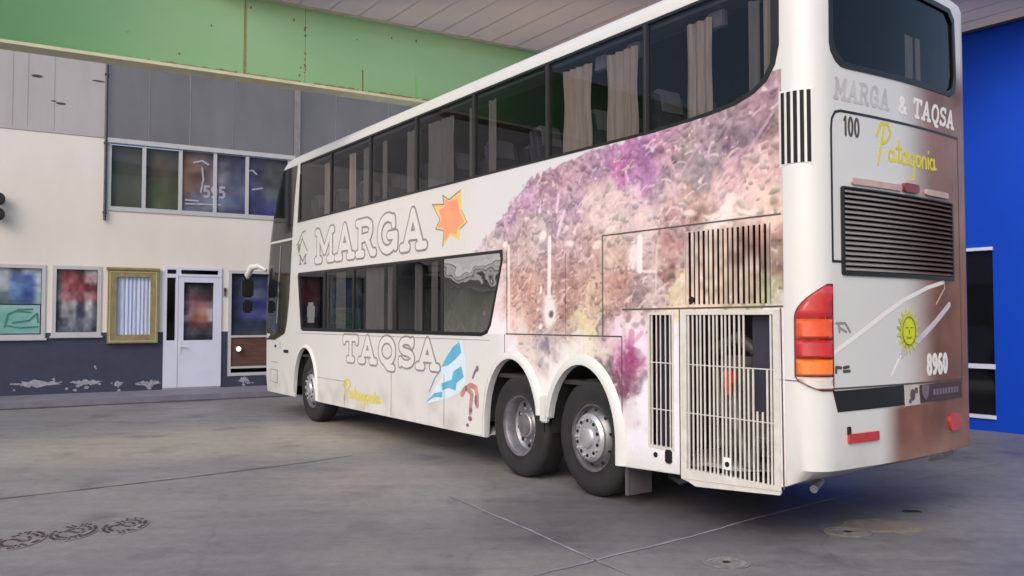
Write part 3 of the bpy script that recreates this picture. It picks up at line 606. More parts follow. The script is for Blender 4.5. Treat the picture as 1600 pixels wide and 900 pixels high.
hang(painted_panel('poster', w2[0] + .06, w2[1] - .06, w2[2] + .06, w2[3] - .06, .05, paint_grid(P3, 48, 60, 20, 12), M['print']), 'red and grey photo poster in the window beside the gold notice board', 'poster')

# notice board with a gold frame
nb = empty('notice_board', FO, FROT, label='glazed notice board with wide gold frame and pale curtains', cat='notice board')
n0 = (1.2, 2.14, 1.08, 2.56)
mb = MB(); plate(mb, [rect(*n0)], .007, .09, wp, [rect(n0[0] + .16, n0[1] - .15, n0[2] + .17, n0[3] - .14)]); mb.build('frame', M['gold'], nb)
mb = MB(); plate(mb, [rect(n0[0] - .03, n0[1] + .02, n0[3] + .001, n0[3] + .05)], .007, .12, wp); mb.build('top_moulding', M['gold'], nb)
mb = MB(); plate(mb, [rect(n0[0] + .03, n0[1] - .03, n0[2] + .03, n0[3] - .03)], .091, .097, wp, [rect(n0[0] + .05, n0[1] - .05, n0[2] + .05, n0[3] - .05)]); mb.build('inner_bead', pm('gold_bead', lin((190, 180, 130)), .4), nb)
mb = MB(); nn = 60
for i in range(nn + 1):
    uu = n0[0] + .16 + (n0[1] - n0[0] - .31) * i / nn; yy = -.03 + .012 * math.sin(i * .9) + .006 * math.sin(i * 2.1); mb.v += [(uu, yy, n0[2] + .17), (uu, yy, n0[3] - .14)]
mb.f = [(2 * i, 2 * i + 2, 2 * i + 3, 2 * i + 1) for i in range(nn)]; mb.build('curtain', pm('pale_curtain', lin((232, 238, 255)), .9, nz=(5, .1), col2=lin((190, 204, 240)), stretch=(8, 1, .3)), nb, smooth=60)
mb = MB(); sheet(mb, rect(n0[0] + .15, n0[1] - .14, n0[2] + .16, n0[3] - .13), .06, wp); mb.build('pane', M['wglass'], nb)

# unseen shop front and sunshade, added for the bus's side glass to reflect
mb = MB(); plate(mb, [rect(-8.5, -2.4, .45, 2.5)], .008, .05, wp, [rect(-8.4, -5.5, .55, 2.4), rect(-5.4, -2.5, .55, 2.4)]); sf = mb.build('added_shopfront', M['alu'], tb)
mb = MB(); plate(mb, [rect(-8.45, -2.45, .5, 2.45)], .0075, .02, wp); mb.build('pane', pm('shop_blind', lin((140, 142, 130)), .4, nz=(2, .2), stretch=(3, 1, .3)), sf)
aw = MB(); aw.add([(-8.8, -.9, 2.62), (-2.1, -.9, 2.62), (-2.1, -.9, 2.86), (-8.8, -.9, 2.86), (-8.8, -.02, 3.15), (-2.1, -.02, 3.15), (-8.8, -.02, 3.1), (-2.1, -.02, 3.1)], [(0, 1, 2, 3), (3, 2, 5, 4), (0, 6, 7, 1)]); aw.build('added_awning', pm('awning_white', lin((222, 220, 214)), .7), tb)
for zz, yy in ((2.60, -.92), (2.72, -.92), (2.88, -.91)): MB().tube([(-8.8, yy, zz), (-6.2, yy - .01, zz - .03), (-4.4, yy - .01, zz + .02), (-2.1, yy, zz)], .014, 6).build('added_awning_cord', M['black'], tb)

# white door
dw = MB(); d0, d1, dz0, dz1 = dr
mx_ = F(277, 500)[0]; tr = 2.46
plate(dw, [rect(d0, d1, dz0, dz1)], -.07, .03, wp, [rect(d0 + .06, mx_ - .04, 1.12, tr - .03), rect(mx_ + .12, d1 - .16, 1.12, 2.34), rect(d0 + .06, mx_ - .03, tr + .05, dz1 - .06), rect(mx_ + .06, d1 - .07, tr + .05, dz1 - .06)])
door = dw.build('door', M['pvc'], tb)
mb = MB(); sheet(mb, rect(d0 + .05, d1 - .06, 1.1, dz1 - .05), -.045, wp); mb.build('pane', M['wglass'], door)
mb = MB(); mb.box(mx_ + .005, mx_ + .014, -.033, -.02, dz0, tr + .02); mb.box(mx_, d1, -.034, -.02, tr - .01, tr); mb.build('door_gap', M['ink'], door)
mb = MB(); mb.tube([(mx_ + .06, -.03, 1.0), (mx_ + .06, -.09, 1.0), (mx_ + .18, -.09, .98)], .014); mb.box(mx_ + .035, mx_ + .085, -.04, -.03, .84, 1.08); mb.build('handle', M['white'], door)
P4 = [[(40, 38, 46), (50, 46, 54), (36, 34, 42), (40, 38, 46)], [(44, 40, 50), (90, 84, 92), (50, 44, 52), (38, 36, 44)], [(80, 70, 80), (120, 76, 84), (100, 64, 72), (60, 54, 62)], [(120, 108, 120), (150, 110, 118), (160, 110, 110), (120, 110, 120)],
      [(90, 80, 92), (170, 130, 126), (186, 140, 130), (190, 186, 200)], [(170, 170, 186), (160, 110, 106), (170, 110, 100), (180, 178, 190)], [(60, 56, 66), (110, 70, 72), (120, 76, 74), (70, 62, 70)], [(60, 62, 76), (84, 80, 92), (70, 66, 76), (60, 60, 72)], [(30, 30, 46), (34, 32, 46), (30, 30, 44), (34, 34, 46)]]
hang(painted_panel('door_poster', mx_ + .13, d1 - .17, 1.14, 2.32, .055, paint_grid(P4, 30, 50, 14, 17), M['print']), 'dark poster with red and white lines behind the door glass', 'poster')
# intercom plate
ic = empty('intercom', FO, FROT, label='small grey intercom plate on the wall right of the white door', cat='intercom')
mb = MB(); plate(mb, [rrect(3.44, 3.5, 2.06, 2.24, .01)], .001, .03, wp); mb.build('plate', pm('intercom_grey', lin((120, 120, 124)), .5), ic)
mb = MB(); plate(mb, [ell(3.47, 2.1, .01, .01, 8), rect(3.455, 3.485, 2.15, 2.21)], .031, .034, wp); mb.build('button', M['black'], ic)
# glazed bay right of the door: dark blue glass above, brown panel between white rails
z525, z580 = 1.19, .52
g4 = win(w4[0], w4[1], w4[2], w4[3], fr=.045, rails=(z580, z525), mat='navyframe' if 'navyframe' in M else 'alu', sill=False)
P5 = [[(40, 42, 66), (44, 46, 80), (46, 48, 84), (40, 44, 70)], [(40, 44, 70), (70, 78, 108), (56, 62, 100), (42, 44, 74)], [(38, 42, 70), (110, 118, 140), (60, 62, 100), (40, 42, 76)], [(44, 48, 92), (50, 54, 120), (60, 64, 130), (44, 48, 100)], [(40, 46, 84), (80, 88, 146), (96, 100, 160), (50, 54, 110)], [(44, 50, 70), (50, 58, 84), (50, 58, 80), (48, 54, 72)], [(60, 64, 74), (66, 72, 80), (56, 60, 72), (50, 54, 62)]]
hang(painted_panel('blue_poster', w4[0] + .05, w4[1] - .05, z525 + .03, w4[3] - .05, .055, paint_grid(P5, 40, 50, 8, 23), M['print']), 'dark blue poster filling the glazed bay beside the bus front', 'poster')
mb = MB(); mb.box(w4[0] + .03, w4[1] - .03, .01, .045, z580 - .0, z525); mb.build('brown_panel', pm('brown_timber', lin((104, 74, 66)), .5, nz=(3, .25), stretch=(1, 1, 5)), g4)
lamp = empty('glow_disc', FO, FROT, label='small lit round lamp on the brown panel beside the bus front', cat='lamp')  # added glowing disc for a bright spot in the glass, no known lamp
lu, lz = F(371, 545)
mb = MB(); mb.lathe([(0.001, -.13), (.05, -.125), (.065, -.1), (.065, -.03), (.03, -.02)], 20, Matrix.Translation((lu, .0, lz))); mb.build('housing', M['steel'], lamp, smooth=40)
em = bpy.data.materials.new('disc_glow'); em.use_nodes = True; b_ = em.node_tree.nodes['Principled BSDF']; b_.inputs['Emission Color'].default_value = (1, .9, .75, 1); b_.inputs['Emission Strength'].default_value = 2.0
mb = MB(); mb.lathe([(0.0005, -.15), (.03, -.146), (.048, -.132), (.0005, -.1315)], 20, Matrix.Translation((lu, .0, lz))); mb.build('lens', em, lamp, smooth=60)
# downpipe at the edge of the recess
dp = empty('downpipe', FO, FROT, label='thin grey downpipe between the cream wall and the window strip', cat='pipe')
mb = MB(); mb.tube([(1.12, -.05, 3.55), (1.12, -.05, 7.5)], .028, 10); mb.build('pipe', M['steeldk'], dp, smooth=40)
mb = MB(); [mb.box(1.08, 1.16, -.085, .0, z, z + .03) for z in (3.7, 5.1, 6.5)]; mb.build('bracket', M['steeldk'], dp)
# twin spotlights at the left edge
su, sz = F(0, 315)
sp_ = empty('spotlight', FO, FROT, label='pair of round dark spotlights stacked on the cream wall at left', cat='spotlight')
for zz in (sz + .03, F(0, 336)[1]):
    mb = MB(); mb.lathe([(.001, -.25), (.1, -.25), (.125, -.22), (.12, -.1), (.04, -.06), (.04, 0)], 20, Matrix.Translation((su - .03, 0, zz))); mb.build('head', M['black'], sp_, smooth=40)
# raised pavement along the wall
tk = MB(); tk.box(U0, U1, -1.5, 0, 0.002, .11, b=.015); tk.box(U0, U1, -1.66, -1.503, 0.002, .125, b=.02); o = tk.build('pavement', M['kerb']); o.location = FO; o.rotation_euler = (0, 0, FROT); tag(o, kind='structure')

# ------------------------------------------------------------------ green fascia and canopy
BO = (FN[0] * DB, FN[1] * DB, 0)
gf = empty('canopy_fascia', BO, FROT, label='pale green metal fascia beam with rusty joints above the bus', cat='beam')
BZ0, BZ1 = 4.70, 5.79
def green_mat():
    m = pm('green_sheet', lin((204, 246, 184)), .45, nz=(.5, .1), col2=lin((188, 240, 172))); n = m.node_tree; N = n.nodes; L = n.links; b = N['Principled BSDF']
    old = b.inputs['Base Color'].links[0].from_socket; tc = [x for x in N if x.type == 'TEX_COORD'][0]
    r = N.new('ShaderNodeTexNoise'); r.inputs['Scale'].default_value = 5; r.inputs['Detail'].default_value = 8; r.inputs['Roughness'].default_value = .75; L.new(tc.outputs['Object'], r.inputs['Vector'])
    q = N.new('ShaderNodeMapRange'); q.inputs[1].default_value = .66; q.inputs[2].default_value = .72; L.new(r.outputs[0], q.inputs[0])
    mx = N.new('ShaderNodeMix'); mx.data_type = 'RGBA'; sx = N.new('ShaderNodeSeparateXYZ'); L.new(tc.outputs['Object'], sx.inputs[0]); left_dim = N.new('ShaderNodeMapRange'); left_dim.interpolation_type = 'SMOOTHSTEP'; left_dim.inputs[1].default_value = 2.2; left_dim.inputs[2].default_value = -.8; L.new(sx.outputs[0], left_dim.inputs[0])
    m0 = N.new('ShaderNodeMix'); m0.data_type = 'RGBA'; L.new(left_dim.outputs[0], m0.inputs[0]); L.new(old, m0.inputs[6]); m0.inputs[7].default_value = (*lin((136, 196, 136)), 1); old = m0.outputs[2]  # darker green toward the left: weaker light there, put into the colour
    L.new(q.outputs[0], mx.inputs[0]); L.new(old, mx.inputs[6]); mx.inputs[7].default_value = (*lin((130, 120, 80)), 1); L.new(mx.outputs[2], b.inputs['Base Color'])
    tr = N.new('ShaderNodeBsdfTranslucent'); L.new(mx.outputs[2], tr.inputs[0]); ms = N.new('ShaderNodeMixShader'); ms.inputs[0].default_value = .8
    L.new(b.outputs[0], ms.inputs[1]); L.new(tr.outputs[0], ms.inputs[2]); L.new(ms.outputs[0], N['Material Output'].inputs[0])
    return m
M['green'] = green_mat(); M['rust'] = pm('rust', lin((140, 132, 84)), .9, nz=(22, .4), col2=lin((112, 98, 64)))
M['cream2'] = pm('cream_trim', lin((206, 204, 172)), .6, nz=(5, .12))
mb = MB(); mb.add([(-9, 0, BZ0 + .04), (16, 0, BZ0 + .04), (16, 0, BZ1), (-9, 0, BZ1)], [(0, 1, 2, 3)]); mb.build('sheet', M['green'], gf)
mb = MB(); mb.box(-9, 16, .1, .16, BZ1 - .1, BZ1 - .02); mb.build('frame_rail', M['steeldk'], gf)
mb = MB(); mb.box(-9, 16, -.045, .24, BZ0, BZ0 + .039); mb.build('lower_lip', M['cream2'], gf)
mb = MB(); mb.box(-9, 16, -.03, -.001, BZ1 - .03, BZ1); mb.build('upper_lip', M['cream2'], gf)
def fb(px, py): return F(px, py, DB)
for px, a, b_ in ((383, 1, 1), (477, 1, .9), (567, .3, .25), (650, .5, .12), (722, .5, .06)):
    uu = fb(px, 60)[0]; q = []; z = BZ0 + .045
    while z < BZ1 - .04:
        if random.random() < b_ * .38: q.append([(uu + random.uniform(-.012, .012) * a + .011 * math.cos(t) * random.uniform(.4, 1.8), z + random.uniform(.012, .035) * math.sin(t)) for t in np.linspace(0, 6.28, 8)[:-1]])
        z += random.uniform(.03, .09)
    q += [rect(uu - .0025, uu + .0025, BZ0 + .05, BZ1 - .04)] if a > .5 else [rect(uu - .01, uu + .01, BZ0 + .05, BZ0 + .35)]
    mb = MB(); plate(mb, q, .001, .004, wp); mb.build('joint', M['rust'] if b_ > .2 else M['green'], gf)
mb = MB(); q = []
for (a, b_) in ((380, 470), (490, 560), (575, 645), (250, 370), (660, 760)):
    u0, u1 = fb(a, 130)[0], fb(b_, 150)[0]; n_ = 14
    q.append([(u0 + (u1 - u0) * i / n_, BZ0 + .042) for i in range(n_ + 1)] + [(u0 + (u1 - u0) * i / n_, BZ0 + .055 + random.uniform(0, .022)) for i in range(n_, -1, -1)])
for px, py in ((468, 118), (470, 106), (392, 12), (330, 40), (280, 84), (459, 32), (232, 94), (58, 72), (612, 60), (558, 62), (650, 64)):
    uu, zz = fb(px, py); r_ = random.uniform(.012, .022); q.append([(uu + r_ * .7 * math.cos(t) * random.uniform(.5, 1.2), zz + r_ * math.sin(t) * random.uniform(.5, 1.5)) for t in np.linspace(0, 6.28, 8)[:-1]])
for q_ in q: mb = MB(); plate(mb, [q_], .005, .007, wp); mb.build('rust_spot', M['rust'], gf)

cr = empty('canopy_roof', (0, 0, 0), 0, label='ribbed brownish grey canopy ceiling over the bus rear', cat='canopy')
M['ceil'] = pm('ceiling_sheet', lin((204, 178, 164)), .35, nz=(.4, .12), col2=lin((168, 160, 164)), spec=.6)
YN = 10.35
n = M['ceil'].node_tree; tr = n.nodes.new('ShaderNodeBsdfTranslucent'); n.links.new(n.nodes['Principled BSDF'].inputs['Base Color'].links[0].from_socket, tr.inputs[0]); ms = n.nodes.new('ShaderNodeMixShader'); ms.inputs[0].default_value = .36
n.links.new(n.nodes['Principled BSDF'].outputs[0], ms.inputs[1]); n.links.new(tr.outputs[0], ms.inputs[2]); n.links.new(ms.outputs[0], n.nodes['Material Output'].inputs[0])
                                        # near edge of the canopy
mb = MB(); rd = Vector(UX); cx = Vector((-UX[1], UX[0]))
vv = []; ff = []; prof = []
s = -22.0; k = 0
while s < 22:
    for ds, dz in ((0, 0), (.3, 0), (.32, .012), (.36, .012), (.38, 0)): prof.append((s + ds, dz))
    s += .42
def hit(px, py, A, nrm, dd): # along rd from point to plane nrm.p = dd
    t = (dd - (A.x * nrm[0] + A.y * nrm[1])) / (rd.x * nrm[0] + rd.y * nrm[1]); return A + rd * t
for s, dz in prof:
    A = cx * s
    p = hit(0, 0, A, (FN[0], FN[1]), DB + .2); q = hit(0, 0, A, (0, 1), YN)
    if q.y > p.y: q = p
    vv += [(p.x, p.y, BZ1 + .005 + dz), (q.x, q.y, BZ1 + .005 + dz)]
keep = [i for i in range(len(prof) - 1) if vv[2 * i][1] > vv[2 * i + 1][1] + .01 and vv[2 * i + 2][1] > vv[2 * i + 3][1] + .01 and vv[2 * i + 1][0] > -14 and vv[2 * i + 1][0] < 14]
mb.add(vv, [(2 * i, 2 * i + 1, 2 * i + 3, 2 * i + 2) for i in keep]); mb.build('ribbed_sheet', M['ceil'], cr)
xs = [vv[2 * i + 1][0] for i in keep]
mb = MB(); mb.box(min(xs), max(xs), YN - .12, YN - .002, BZ1 - .02, BZ1 + .3); mb.build('edge_beam', M['steeldk'], cr)

# ------------------------------------------------------------------ blue wall beyond the bus
P0 = Vector(G(1490, 668)); P1_ = Vector(G(1600, 679)); bd = (P1_ - P0).normalized(); brot = math.atan2(bd.y, bd.x)
bn = Vector((-bd.y, bd.x))                       # points away from the camera
def BW(px, py):
    d = ray(px, py); t = (P0.x * bn.x + P0.y * bn.y) / (d[0] * bn.x + d[1] * bn.y); p = Vector((d[0] * t, d[1] * t)) - P0; return (p.dot(bd), H + d[2] * t)
bb = empty('blue_building', (P0.x, P0.y, 0), brot, label='bright blue wall with tall dark glazing right of the bus', cat='building')
wu1 = BW(1553, 500)[0]; za = BW(1525, 390)[1]; zb = BW(1525, 572)[1]; zc = BW(1525, 648)[1]; wu0 = -1.7
M['blue'] = pm('blue_paint', lin((6, 68, 196)), .65, spec=.2, nz=(.6, .1), bump=(18, .08))
mb = MB(); plate(mb, [rect(-5.4, 2.6, 0, 5.70)], -.2, 0, wp, [rect(wu0, wu1, zc, za)]); mb.build('wall', M['blue'], bb)
mb = MB(); plate(mb, [rect(-5.4, 2.6, 5.70, 5.74)], -.1, .06, wp); mb.build('coping', pm('navy_coping', lin((40, 50, 96)), .5), bb)
mb = MB(); pp = [rect(wu0, wu1 + .01, za - .02, za + .025), rect(wu0, wu1 + .01, zb - .03, zb + .035), rect(wu0, wu1 + .01, zc - .04, zc + .01)]
for q_ in pp:
    mb = MB(); plate(mb, [q_], -.02, .03, wp); wf = mb.build('window_rail', M['pvc'], bb)
mb = MB(); plate(mb, [rect(wu0, wu1, zc - .005, za)], -.06, -.04, wp); mb.build('window', M['bglass'], bb)

# ------------------------------------------------------------------ the bus
WB, XR = 2.25, 2.2
AX, AY = .24, .22                                # rear corner radii
XA = XR - AX
LA = math.pi / 2 * math.sqrt((AX ** 2 + AY ** 2) / 2)
bus = empty('coach_bus', (OX, OY, 0), math.atan2(UX[1], UX[0]), label='white double deck coach with pink hillside mural and brown rear corner', cat='bus')
def rearx(Y): t = max(-1, min(1, (Y - WB / 2) / (WB / 2 - AY))); return XR + .045 * (1 - t * t)
def rp(s, z, w=0.0):
    """rear surface: s = Y on the back, continues round the corner below AY onto the side"""
    if s >= AY:
        if s <= WB - AY: return (rearx(s) + w, s, z)
        a = min((s - (WB - AY)) / LA, 1) * math.pi / 2; return (XA + AX * math.cos(a) + w * math.cos(a), WB - AY + AY * math.sin(a) + w * math.sin(a), z)
    q = (AY - s) / LA
    if q <= 1:
        a = q * math.pi / 2; return (XA + (AX + w) * math.cos(a), AY - (AY + w) * math.sin(a), z)
    return (XA - (q - 1) * LA, -w, z)
def sd(u, v, w): return (u, -w, v)
def zbot(X): 
    return .335 if X < .3 else (.335 + (X - .3) / 1.6 * .08 if X < 1.9 else .415 + min((X - 1.9) / .3, 1) * .085)
FZ = [(.2, -8.8), (.44, -8.93), (1.2, -8.95), (2.1, -8.92), (2.9, -8.78), (3.5, -8.57), (4.0, -8.28), (4.2, -7.95), (4.3, -7.6)]
def xf(z): return float(np.interp(z, [a for a, _ in FZ], [b for _, b in FZ]))
RF = .45
def loop(z, ins):
    x0 = xf(z) + ins * 1.2; P = []
    nF = 8
    P += [(x, ins) for x in np.linspace(XA, x0 + RF, 14)]                       # left side, rear to front
    P += [(x0 + RF - RF * math.sin(a), ins + RF - RF * math.cos(a)) for a in np.linspace(0, math.pi / 2, nF + 1)[1:]]
    P += [(x0 - .05 * math.sin(math.pi * t), y) for t, y in ((t, ins + RF + (WB - 2 * RF - 2 * ins) * t) for t in np.linspace(0, 1, 8)[1:])]
    P += [(x0 + RF - RF * math.cos(a), WB - ins - RF + RF * math.sin(a)) for a in np.linspace(0, math.pi / 2, nF + 1)[1:]]
    P += [(x, WB - ins) for x in np.linspace(x0 + RF, XA, 14)[1:]]
    P += [(XA + (AX - ins * .9) * math.sin(a), WB - AY + (AY - ins) * math.cos(a)) for a in np.linspace(0, math.pi / 2, 9)[1:]]
    P += [(rearx(y) - ins * .9, y) for y in np.linspace(WB - AY, AY, 14)[1:]]
    P += [(XA + (AX - ins * .9) * math.cos(a), AY - (AY - ins) * math.sin(a)) for a in np.linspace(0, math.pi / 2, 9)[1:-1]]
    return P
lev = [(.335, .0), (.56, 0), (.95, 0), (1.43, 0), (2.1, 0), (2.6, 0), (3.1, 0), (3.5, 0), (3.85, 0), (4.06, 0), (4.12, .0), (4.17, .015), (4.21, .05), (4.24, .11), (4.26, .22)]
mb = MB(); n_ = None; vv = []
for li, (z, ins) in enumerate(lev):
    P = loop(z, ins); n_ = len(P)
    for (x, y) in P:
        zz = z
        if li == 0: zz = zbot(x)
        if li == 0 and x > 1.9: x = x - .13 * (x - 1.9) / .3; y = y + (.05 if y < .3 else (-.12 if y > WB - .3 else 0)) * min((x - 1.9) / .2, 1)
        vv.append((x, y, zz))
ff = [(i * n_ + k, (i + 1) * n_ + k, (i + 1) * n_ + (k + 1) % n_, i * n_ + (k + 1) % n_) for i in range(len(lev) - 1) for k in range(n_)]
ff.append(tuple(range(n_))); ff.append(tuple((len(lev) - 1) * n_ + k for k in range(n_))[::-1])
mb.add(vv, ff); body = mb.build('body', [M['bus'], M['dark_in']], bus)
bm = bmesh.new(); bm.from_mesh(body.data); bmesh.ops.recalc_face_normals(bm, faces=bm.faces); bm.to_mesh(body.data); bm.free()
sm = body.modifiers.new('s', 'SOLIDIFY'); sm.thickness = .035; sm.offset = -1; sm.material_offset = 1; sm.material_offset_rim = 0

# openings, as outlines in the side plane
def arch(cx, rx, zc, top, n=16, zlow=.1): return [(cx + rx, zlow)] + [(cx + rx * math.cos(a), zc + (top - zc) * math.sin(a)) for a in np.linspace(0, math.pi, n + 1)] + [(cx - rx, zlow)]
A_F = arch(-6.77, .44, .5, 1.13); A_D = arch(-1.265, .455, .52, 1.185); A_T = arch(-.185, .47, .52, 1.175)
SPL = [-5.85, -4.55, -3.28, -1.99, -.69, .63]
UW_TOP, UW_BOT = 4.035, 3.14
BANDO = [(-7.16, 3.115), (-2.7, 3.115), (-.6, 3.115), (.7, 3.115), (1.07, 3.13), (1.3, 3.14), (1.55, 3.165), (1.72, 3.215), (1.83, 3.28), (1.9, 3.38), (1.935, 3.52), (1.94, 4.06), (-7.05, 4.06)]
ups = []
eds = [-7.1] + SPL + [1.9]
for i in range(7):
    a, b_ = eds[i] + .03, eds[i + 1] - .03
    ups.append(rect(a, b_, UW_BOT, UW_TOP) if i < 6 else [(a, UW_BOT), (1.05, UW_BOT + .015), (1.3, UW_BOT + .03), (1.53, UW_BOT + .055), (1.7, UW_BOT + .105), (1.8, UW_BOT + .17), (1.86, UW_BOT + .26), (b_, UW_BOT + .4), (b_, UW_TOP), (a, UW_TOP)])
LWO = [(-6.98, 1.415), (-6.9, 1.39), (-1.83, 1.4), (-1.72, 1.43), (-1.65, 1.52), (-1.43, 2.2), (-1.44, 2.3), (-7.1, 2.31), (-7.13, 2.25)]
ld = [-6.05, -5.05, -3.82, -2.665]
lws = [[(-6.93, 1.44), (-6.07, 1.44), (-6.07, 2.27), (-7.06, 2.27)], rect(-6.03, -5.07, 1.44, 2.27), rect(-5.03, -3.87, 1.44, 2.27), rect(-3.77, -2.68, 1.44, 2.27), [(-2.65, 1.44), (-1.82, 1.44), (-1.73, 1.47), (-1.68, 1.54), (-1.47, 2.19), (-1.49, 2.27), (-2.65, 2.27)]]
GU = (1.05, 1.845, 1.70, 2.265); GLo = (1.06, 1.862, .43, 1.62); GN = (.66, .905, .565, 1.62)
post = [(-.86, .1), (-.6, .1), (-.6, .66), (-.68, .64), (-.79, .64), (-.86, .66)]
RW = [(.21, 3.52), (.225, 3.46), (.27, 3.4), (.33, 3.365), (.4, 3.36), (1.8, 3.39), (1.88, 3.43), (1.92, 3.55), (1.9, 4.0), (1.82, 4.07), (.3, 4.07), (.215, 4.0)]
RL = (.32, 1.79, 1.92, 2.5)
def cutter(poly, y0, y1, axis='y'):
    mb = MB(); n = len(poly); f = (lambda p, w: (p[0], w, p[1])) if axis == 'y' else (lambda p, w: (w, p[0], p[1]))
    mb.add([f(p, y0) for p in poly] + [f(p, y1) for p in poly], [tuple(range(n))[::-1], tuple(range(n, 2 * n))] + [(i, (i + 1) % n, (i + 1) % n + n, i + n) for i in range(n)])
    me = bpy.data.meshes.new('c'); me.from_pydata(mb.v, [], mb.f); bm = bmesh.new(); bm.from_mesh(me); bmesh.ops.recalc_face_normals(bm, faces=bm.faces); bm.to_mesh(me); bm.free()
    return me
cuts = [(p, -.2, .2) for p in ups + lws] + [(rect(*GU), -.2, .2), (rect(*GLo), -.2, .2), (rect(*GN), -.2, .2)]
wcuts = [(A_F, -.2, .7), (A_D, -.2, .7), (A_T, -.2, .7), (post, -.2, .7), (A_F, WB - .7, WB + .2), (A_D, WB - .7, WB + .2), (A_T, WB - .7, WB + .2)]
def apply_bool(ob, meshes):
    cc = bpy.data.collections.new('cut'); bpy.context.scene.collection.children.link(cc); os_ = []
    for me in meshes:
        o = bpy.data.objects.new('c', me); cc.objects.link(o); o.parent = ob.parent; os_.append(o)
    md = ob.modifiers.new('b', 'BOOLEAN'); md.operand_type = 'COLLECTION'; md.collection = cc; md.solver = 'EXACT'; md.use_self = True; md.operation = 'DIFFERENCE'
    bpy.context.view_layer.update(); dg = bpy.context.evaluated_depsgraph_get(); me = bpy.data.meshes.new_from_object(ob.evaluated_get(dg))
    ob.modifiers.clear(); ob.data = me
    for o in os_: bpy.data.objects.remove(o)
    bpy.data.collections.remove(cc)
apply_bool(body, [cutter(*c) for c in cuts + wcuts] + [cutter(RW, 1.9, 2.5, 'x'), cutter(rect(*RL), 1.9, 2.5, 'x')])
body.data.name = 'body'
for p_ in body.data.polygons:
    c_, n_2 = p_.center, p_.normal
    if (.001 < c_.y < .036 and abs(n_2.y) < .5 and 1.41 < c_.z < 4.05 and c_.x < 1.93 and not (c_.z < 2.29 and c_.x > -1.4)) or (c_.x > 2.1 and abs(n_2.x) < .3 and .19 < c_.y < 1.95 and 1.9 < c_.z < 4.08 and not (abs(n_2.y) > .9 and (c_.y < .1 or c_.y > 2.1)) and c_.x < rearx(c_.y) - .001): p_.material_index = 1
body.data.shade_smooth(); body.data.set_sharp_from_angle(angle=R(32))
print('body faces', len(body.data.polygons))

# wheel housings
for A, cx_, rx in ((A_F, -6.77, .46), (A_D, -1.265, .475), (A_T, -.185, .49)):
    for y0, y1 in ((.03, .72), (WB - .72, WB - .03)):
        pts = [(cx_ + rx * math.cos(a), .5 + .7 * math.sin(a)) for a in np.linspace(0, math.pi, 15)]
        mb = MB(); b0 = 0
        for x_, z_ in pts: mb.v += [(x_, y0, z_), (x_, y1, z_)]
        mb.f += [(b0 + 2 * i, b0 + 2 * i + 1, b0 + 2 * i + 3, b0 + 2 * i + 2) for i in range(len(pts) - 1)]
        yy = y1 if y0 < 1 else y0; b0 = len(mb.v); mb.v += [(x_, yy, z_) for x_, z_ in pts]; mb.f.append(tuple(range(b0, b0 + len(pts)))); mb.build('wheel_housing', M['metaldk'], bus)
mb = MB(); mb.box(-8.2, .9, .75, WB - .75, .3, .345); mb.box(-6.9, -6.6, .3, WB - .3, .42, .56); mb.box(-1.35, -1.1, .3, WB - .3, .42, .6); mb.box(-.25, -.0, .3, WB - .3, .42, .6)
mb.box(-5.6, -2.3, .25, 1.0, .3, .335); mb.build('chassis', M['metaldk'], bus)

# flared arch lips
def lip(pts, w, h, name='arch_flare'):
    mb = MB(); n = len(pts); vv = []
    for i, p in enumerate(pts):
        a = Vector(pts[max(i - 1, 0)]); b = Vector(pts[min(i + 1, n - 1)]); t = (b - a).normalized(); nr = Vector((t.y, -t.x))
        for d, y in ((0, .002), (0, -h), (.35 * w, -h * 1.05), (.8 * w, -h * .55), (w, -.0015)): q = Vector(p) + nr * d; vv.append((q.x, y, q.y))
    ff = [(i * 5 + k, i * 5 + k + 1, i * 5 + k + 6, i * 5 + k + 5) for i in range(n - 1) for k in range(4)]
    return mb.add(vv, ff).build(name, M['white'], bus, smooth=60)
lip([(-6.33, .345)] + arch(-6.77, .44, .5, 1.13, 24)[1:-1] + [(-7.21, .42)], .05, .025)
def archpts(cx, rx, top, zr, zl):
    mid = [p for p in arch(cx, rx, .52, top, 30)[1:-1] if p[1] > (zr if p[0] > cx else zl)]; return [(cx + rx if zr < .5 else mid[0][0] + .004, zr)] + mid + [(cx - rx if zl < .5 else mid[-1][0] - .004, zl)]
lip(archpts(-1.265, .452, 1.185, .66, .345), .085, .04); lip(archpts(-.185, .467, 1.175, .345, .66), .09, .04)
mb = MB(); mb.box(-.785, -.68, -.036, .02, .6, .86, b=.015); mb.build('fender_foot', M['white'], bus, smooth=40)

# mural skin, 2 mm proud of the paint
def pip(X, Z, poly):
    ins = np.zeros(X.shape, bool); n = len(poly)
    for i in range(n):
        (x0, y0), (x1, y1) = poly[i], poly[(i + 1) % n]
        if y0 == y1: continue
        c = ((y0 > Z) != (y1 > Z)) & (X < (x1 - x0) * (Z - y0) / (y1 - y0) + x0); ins ^= c
    return ins
def grow(r, d): return rect(r[0] - d, r[1] + d, r[2] - d, r[3] + d)
blocked = np.zeros(MURX.shape, bool)
for pl in [BANDO, LWO, arch(-1.265, .49, .52, 1.225), arch(-.185, .505, .52, 1.215), rect(-.9, -.55, .1, .72), grow(GU, .0), grow(GLo, .0), grow(GN, .0)]: blocked |= pip(MURX, MURZ, pl)
blocked |= MURZ < np.vectorize(zbot)(MURX) + .004
mm, nn = MURX.shape; idx = np.arange(mm * nn).reshape(mm, nn)
ok = ~(blocked[:-1, :-1] & blocked[1:, :-1] & blocked[:-1, 1:] & blocked[1:, 1:]); 
for pl in [grow(GU, -.001), grow(GLo, -.001), grow(GN, -.001)]:
    b_ = pip(MURX, MURZ, pl); ok &= ~(b_[:-1, :-1] | b_[1:, :-1] | b_[:-1, 1:] | b_[1:, 1:])
